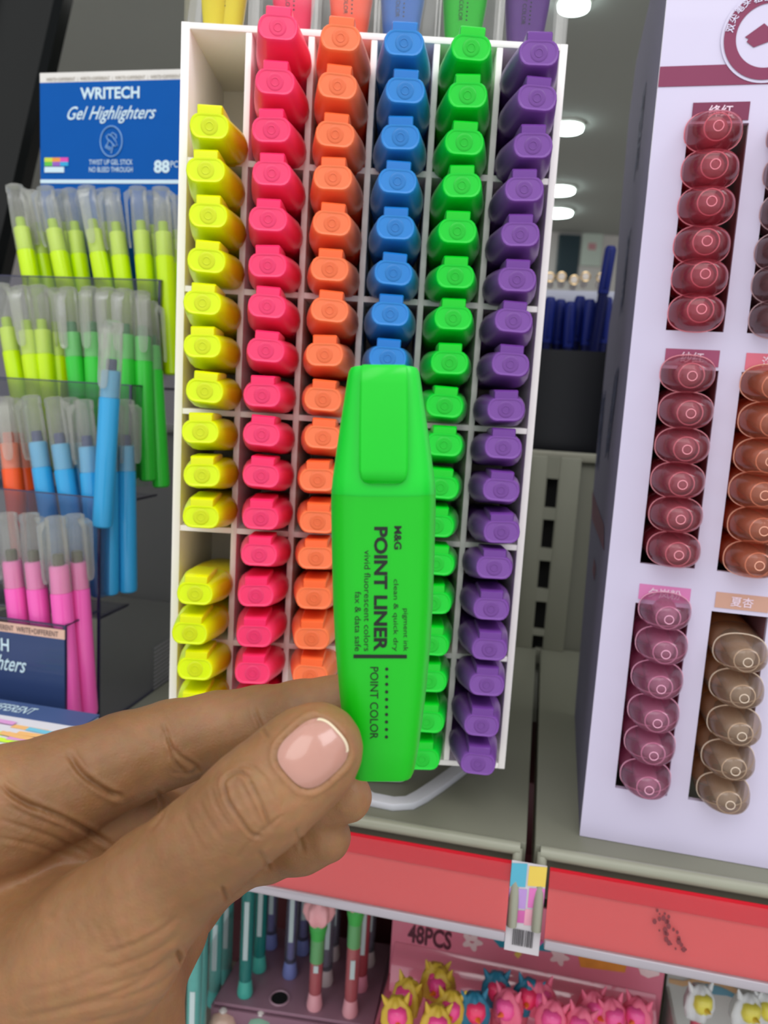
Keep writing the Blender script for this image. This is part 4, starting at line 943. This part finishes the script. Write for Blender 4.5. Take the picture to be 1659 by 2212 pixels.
def samp(P):
    q_ = np.clip((P-lo)/VX, 0, NN-1.001); i = q_.astype(int); f_ = q_-i; r_ = 0
    for a in (0, 1):
        for b in (0, 1):
            for c_ in (0, 1):
                w_ = (f_[:, 0] if a else 1-f_[:, 0])*(f_[:, 1] if b else 1-f_[:, 1])*(f_[:, 2] if c_ else 1-f_[:, 2])
                r_ = r_+w_*D[i[:, 0]+a, i[:, 1]+b, i[:, 2]+c_]
    return r_
def grad(P, e=.0009):
    g_ = np.stack([samp(P+np.eye(3)[k]*e)-samp(P-np.eye(3)[k]*e) for k in range(3)], 1); return g_/np.maximum(np.linalg.norm(g_, axis=1), 1e-9)[:, None]
V, F = nets(D)
def subdiv(V, F):
    E_ = np.concatenate([F[:, [0, 1]], F[:, [1, 2]], F[:, [2, 3]], F[:, [3, 0]]]); E_ = np.sort(E_, 1); u_, inv = np.unique(E_, axis=0, return_inverse=True); inv = inv.ravel()
    n = len(V); nf = len(F); em = (V[u_[:, 0]]+V[u_[:, 1]])/2; fm = V[F].mean(1); ei = [inv[k*nf:(k+1)*nf]+n for k in range(4)]; ci = np.arange(nf)+n+len(u_)
    return np.concatenate([V, em, fm]), np.concatenate([np.stack([F[:, k], ei[k], ci, ei[(k+3) % 4]], 1) for k in range(4)])
V, F = subdiv(V, F)
for _ in range(2): V = V-grad(V)*samp(V)[:, None]*.9
Nn = grad(V)
PXY = np.stack([829.5+FPX*V[:, 0]/V[:, 2], 1106-FPX*V[:, 1]/V[:, 2]], 1)
disp_ = np.zeros(len(V)); facing = np.clip(-Nn[:, 2]*1.0, 0, 1)
def crease(pts, w_, amp, sub=6):
    """press a soft groove (amp mm) along a skin line"""
    global disp_
    P = np.array(pts, float); Q = []
    for i in range(len(P)-1):
        p0, p1, p2, p3 = P[max(i-1, 0)], P[i], P[i+1], P[min(i+2, len(P)-1)]
        for t_ in np.linspace(0, 1, sub, endpoint=False): Q.append(.5*((2*p1)+(-p0+p2)*t_+(2*p0-5*p1+4*p2-p3)*t_**2+(-p0+3*p1-3*p2+p3)*t_**3))
    Q.append(P[-1]); Q = np.array(Q); bb = (PXY > Q.min(0)-4*w_).all(1) & (PXY < Q.max(0)+4*w_).all(1); id_ = np.where(bb)[0]
    if not len(id_): return
    X_ = PXY[id_]; best = np.full(len(id_), 1e9); along = np.zeros(len(id_))
    for i in range(len(Q)-1):
        a, b = Q[i], Q[i+1]; ab = b-a; t_ = np.clip(((X_-a)@ab)/(ab@ab+1e-9), 0, 1); d_ = np.linalg.norm(X_-a-t_[:, None]*ab, axis=1)
        m = d_ < best; best[m] = d_[m]; along[m] = (i+t_[m])/(len(Q)-1)
    fade = np.clip(np.minimum(along, 1-along)*5+.25, 0, 1)
    disp_[id_] -= amp*.00125*(np.exp(-(best/w_)**2)-.35*np.exp(-((best-2.1*w_)/w_)**2))*fade*(facing[id_] > .15)
# thumb knuckle folds
crease([(490, 1715), (483, 1690), (500, 1672), (520, 1668), (535, 1680)], 4, .42)
crease([(485, 1702), (492, 1728), (512, 1760), (530, 1785), (545, 1802), (565, 1808)], 4, .55)
crease([(535, 1680), (552, 1712), (568, 1745), (585, 1790)], 4, .45)
crease([(505, 1660), (540, 1655), (570, 1680), (590, 1722)], 4, .22)
crease([(520, 1690), (540, 1730), (560, 1775)], 4, .22); crease([(455, 1700), (470, 1745), (500, 1790)], 4, .16); crease([(600, 1670), (610, 1710), (612, 1745)], 4, .15)
crease([(430, 1730), (450, 1770), (480, 1815)], 5, .12); crease([(400, 1760), (420, 1800), (440, 1840)], 5, .1)
# index finger folds
crease([(352, 1563), (362, 1590), (372, 1625), (385, 1655), (400, 1668)], 4.5, .45); crease([(362, 1600), (385, 1630), (415, 1650), (428, 1662)], 4.5, .42)
crease([(350, 1580), (355, 1610), (365, 1640)], 4, .2); crease([(375, 1668), (405, 1672), (430, 1662)], 4, .25)
crease([(548, 1528), (556, 1552), (568, 1578), (580, 1592)], 4, .3); crease([(553, 1545), (560, 1560), (566, 1572)], 4, .15)
# web and palm folds
crease([(150, 1630), (172, 1665), (200, 1690), (235, 1712), (262, 1722)], 6, .9)
crease([(10, 1705), (60, 1735), (130, 1765), (190, 1795), (240, 1825)], 6, .8); crease([(0, 1690), (35, 1725), (80, 1750)], 5, .35)
crease([(0, 1770), (60, 1790), (130, 1815), (190, 1845)], 5, .35); crease([(0, 1810), (70, 1825), (150, 1850)], 5, .25); crease([(15, 1740), (70, 1765), (140, 1790)], 4, .2)
crease([(340, 1712), (352, 1735), (345, 1765), (325, 1790)], 5, .5)
# wrist and heel folds
crease([(385, 2055), (390, 2070), (400, 2085), (410, 2085)], 5, .9); crease([(480, 1915), (487, 1930), (492, 1945)], 4, .5)
for k in range(5):
    y_ = 1990+k*38; crease([(230-k*12, y_+70), (290-k*6, y_+50), (345, y_+22), (385, y_-8)], 6, .22)
crease([(40, 2200), (140, 2180), (240, 2150), (320, 2110), (370, 2060)], 7, .25); crease([(60, 2140), (150, 2120), (240, 2080)], 6, .14)
for k in range(7): crease([(60+k*35, 1960+k*8), (110+k*30, 1985+k*14), (150+k*28, 2030+k*12)], 7, .09)
for k in range(9): crease([(545+k*9, 1805-k*6), (520+k*9, 1840-k*8), (505+k*10, 1868-k*9)], 3.5, .07)
crease([(640, 1790), (648, 1815), (655, 1840)], 5, .25); crease([(560, 1840), (575, 1860), (580, 1880)], 5, .3)
# nail fold
nc = np.array([676.0, 1627.0]); na = np.array([.742, -.670]); nb = np.array([.670, .742]); NL, NW = 75.0, 67.0
def nail_r(X_): q_ = X_-nc; a_ = (q_@na)/NL; b_ = (q_@nb)/NW; return (np.abs(a_)**3.0+np.abs(b_)**3.0)**(1/3.0), a_, b_
rN, aN, bN = nail_r(PXY); msk = (facing > .1) & (V[:, 2] < .19)
disp_ -= np.where(msk, .00050*np.exp(-((rN-1.0)/.055)**2), 0); disp_ -= np.where(msk & (rN < 1), .00035, 0)
disp_ += np.where(msk & (aN < .9), .00030*np.exp(-((rN-1.13)/.07)**2), 0)
disp_ += .00006*np.sin(PXY[:, 0]*.11+PXY[:, 1]*.07)*np.sin(PXY[:, 1]*.09-PXY[:, 0]*.05)
V2 = V+Nn*disp_[:, None]
Wv = V2@C2W.T
# keep the mesh closed at the grid border; only the wrist end is cut there
hand = empty('person', dep(150, 2100, .2), label='left hand of a person holding up the green highlighter, brown skin', cat='person')
O = dep(150, 2100, .2)
me = bpy.data.meshes.new('hand'); Wl = Wv-O
me.vertices.add(len(Wl)); me.vertices.foreach_set('co', Wl.astype(np.float32).ravel())
me.loops.add(len(F)*4); me.loops.foreach_set('vertex_index', F.astype(np.int32).ravel())
me.polygons.add(len(F)); me.polygons.foreach_set('loop_start', np.arange(0, len(F)*4, 4, dtype=np.int32)); me.polygons.foreach_set('loop_total', np.full(len(F), 4, np.int32))
me.polygons.foreach_set('use_smooth', np.ones(len(F), bool)); me.update(calc_edges=True); me.validate()
def skin_mat():
    m = bpy.data.materials.new('skin'); m.use_nodes = True; nt = m.node_tree; b = nt.nodes['Principled BSDF']; N = nt.nodes.new; L_ = nt.links.new
    tc = N('ShaderNodeTexCoord'); n1 = N('ShaderNodeTexNoise'); n1.inputs['Scale'].default_value = 28; n1.inputs['Detail'].default_value = 4; L_(tc.outputs['Object'], n1.inputs['Vector'])
    r_ = N('ShaderNodeValToRGB'); L_(n1.outputs['Fac'], r_.inputs['Fac']); e = r_.color_ramp.elements
    e[0].position = .3; e[0].color = (*lin((132, 92, 57)), 1); e[1].position = .7; e[1].color = (*lin((172, 124, 84)), 1)
    n2 = N('ShaderNodeTexNoise'); n2.inputs['Scale'].default_value = 380; n2.inputs['Detail'].default_value = 5; L_(tc.outputs['Object'], n2.inputs['Vector'])
    mx = N('ShaderNodeMix'); mx.data_type = 'RGBA'; mx.blend_type = 'MULTIPLY'; mx.inputs['Factor'].default_value = .25; L_(r_.outputs['Color'], mx.inputs['A']); L_(n2.outputs['Color'], mx.inputs['B'])
    L_(mx.outputs['Result'], b.inputs['Base Color'])
    vo = N('ShaderNodeTexVoronoi'); vo.inputs['Scale'].default_value = 900; vo.feature = 'DISTANCE_TO_EDGE'; L_(tc.outputs['Object'], vo.inputs['Vector'])
    bp_ = N('ShaderNodeBump'); bp_.inputs['Strength'].default_value = .22; bp_.inputs['Distance'].default_value = .0004; L_(vo.outputs['Distance'], bp_.inputs['Height'])
    b2 = N('ShaderNodeBump'); b2.inputs['Strength'].default_value = .25; b2.inputs['Distance'].default_value = .0008; L_(n2.outputs['Fac'], b2.inputs['Height']); L_(bp_.outputs['Normal'], b2.inputs['Normal']); L_(b2.outputs['Normal'], b.inputs['Normal'])
    b.inputs['Roughness'].default_value = .48; b.inputs['Specular IOR Level'].default_value = .35
    b.inputs['Subsurface Weight'].default_value = .18; b.inputs['Subsurface Scale'].default_value = .003; b.inputs['Subsurface Radius'].default_value = (1, .35, .2); return m
me.materials.append(skin_mat())
ho = bpy.data.objects.new('hand', me); COL.objects.link(ho); ho.parent = hand
# thumb nail: a thin curved plate seated in its fold
na_, nb_ = 26, 24; pts = []
for i in range(na_+1):
    for j in range(nb_+1):
        a_, b_ = -1+2*i/na_, -1+2*j/nb_
        m_ = max(abs(a_), abs(b_)); r_ = (abs(a_)**3+abs(b_)**3)**(1/3); s_ = m_/r_ if r_ > 0 else 1
        pts.append((a_*s_*.965, b_*s_*.965))
pts = np.array(pts); pix = nc+pts[:, :1]*NL*na+pts[:, 1:]*NW*nb
dd = np.full(len(pix), .150); rd = np.stack([(pix[:, 0]-829.5)/FPX, -(pix[:, 1]-1106)/FPX, np.ones(len(pix))], 1)
for _ in range(90): s_ = samp(rd*dd[:, None]); dd += np.clip(s_, -.001, .002)*.8
Pn = rd*dd[:, None]; gN = grad(Pn); rr_n = (np.abs(pts[:, 0])**3+np.abs(pts[:, 1])**3)**(1/3)
top = Pn+gN*(.00022-.00055*np.clip((rr_n-.6)/.4, 0, 1)**2+.00045*np.clip((pts[:, :1].ravel()-.7)/.3, 0, 1))[:, None]; bot = Pn-gN*.0009
n = nb_+1; Fv = [(i*n+j, (i+1)*n+j, (i+1)*n+j+1, i*n+j+1) for i in range(na_) for j in range(nb_)]
K = len(pts); Fb = [tuple(q_+K for q_ in f_[::-1]) for f_ in Fv]
bd = [i*n for i in range(na_+1)]+[na_*n+j for j in range(1, n)]+[i*n+n-1 for i in range(na_-1, -1, -1)]+[j for j in range(n-2, 0, -1)]
Fs = [(bd[i], bd[(i+1) % len(bd)], bd[(i+1) % len(bd)]+K, bd[i]+K) for i in range(len(bd))]
g = MB(); g.add(list(map(tuple, (np.concatenate([top, bot])@C2W.T-O))), Fv+Fb+Fs)
mn = mat('nail', (188, 136, 120), .22, sss=.25, coat=.5, var=.05, scale=120)
tag(g.build('thumb_nail', mn, hand, 70), 'glossy pink thumb nail')
# pale free edge of the nail
sel = [k for k in range(K) if pts[k, 0] > .70]
rows_ = sorted(set(k//n for k in sel)); v_ = []; f_ = []
tp2 = (top+gN*.00006)@C2W.T-O
ed = [(i, j) for i in range(na_-1, na_+1) for j in range(1, nb_)]
ix = {ij: k for k, ij in enumerate(ed)}
MB().add([tuple(tp2[i*n+j]) for i, j in ed], [(ix[(na_-1, j)], ix[(na_, j)], ix[(na_, j+1)], ix[(na_-1, j+1)]) for j in range(1, nb_-1)]).build('nail_free_edge', mat('nail_edge', (226, 206, 176), .3, coat=.4), hand, True)
# thin ring on the middle finger, in the shade between thumb and index finger
rc = cp(388, 1728, .245)@C2W.T; axr = (cp(560, 1735, .238)-cp(400, 1728, .245))@C2W.T; axr /= np.linalg.norm(axr)
a1 = np.cross(axr, [0, 0, 1]); a1 /= np.linalg.norm(a1); a2 = np.cross(axr, a1); rr0 = 77/FPX*.245
t = empty('finger_ring', rc, label='thin gold ring on the finger showing between thumb and index finger', cat='ring')
MB().tube([tuple(rr0*(a1*math.cos(a)+a2*math.sin(a))-axr*.0012) for a in np.linspace(0, 2*math.pi, 49)[:-1]], .00055, 8, True).build('band', mat('ring_gold', (206, 160, 110), .2, metal=1), t, True)
MB().tube([tuple(rr0*(a1*math.cos(a)+a2*math.sin(a))+axr*.0012) for a in np.linspace(0, 2*math.pi, 49)[:-1]], .00055, 8, True).build('band', MATS['ring_gold'], t, True)
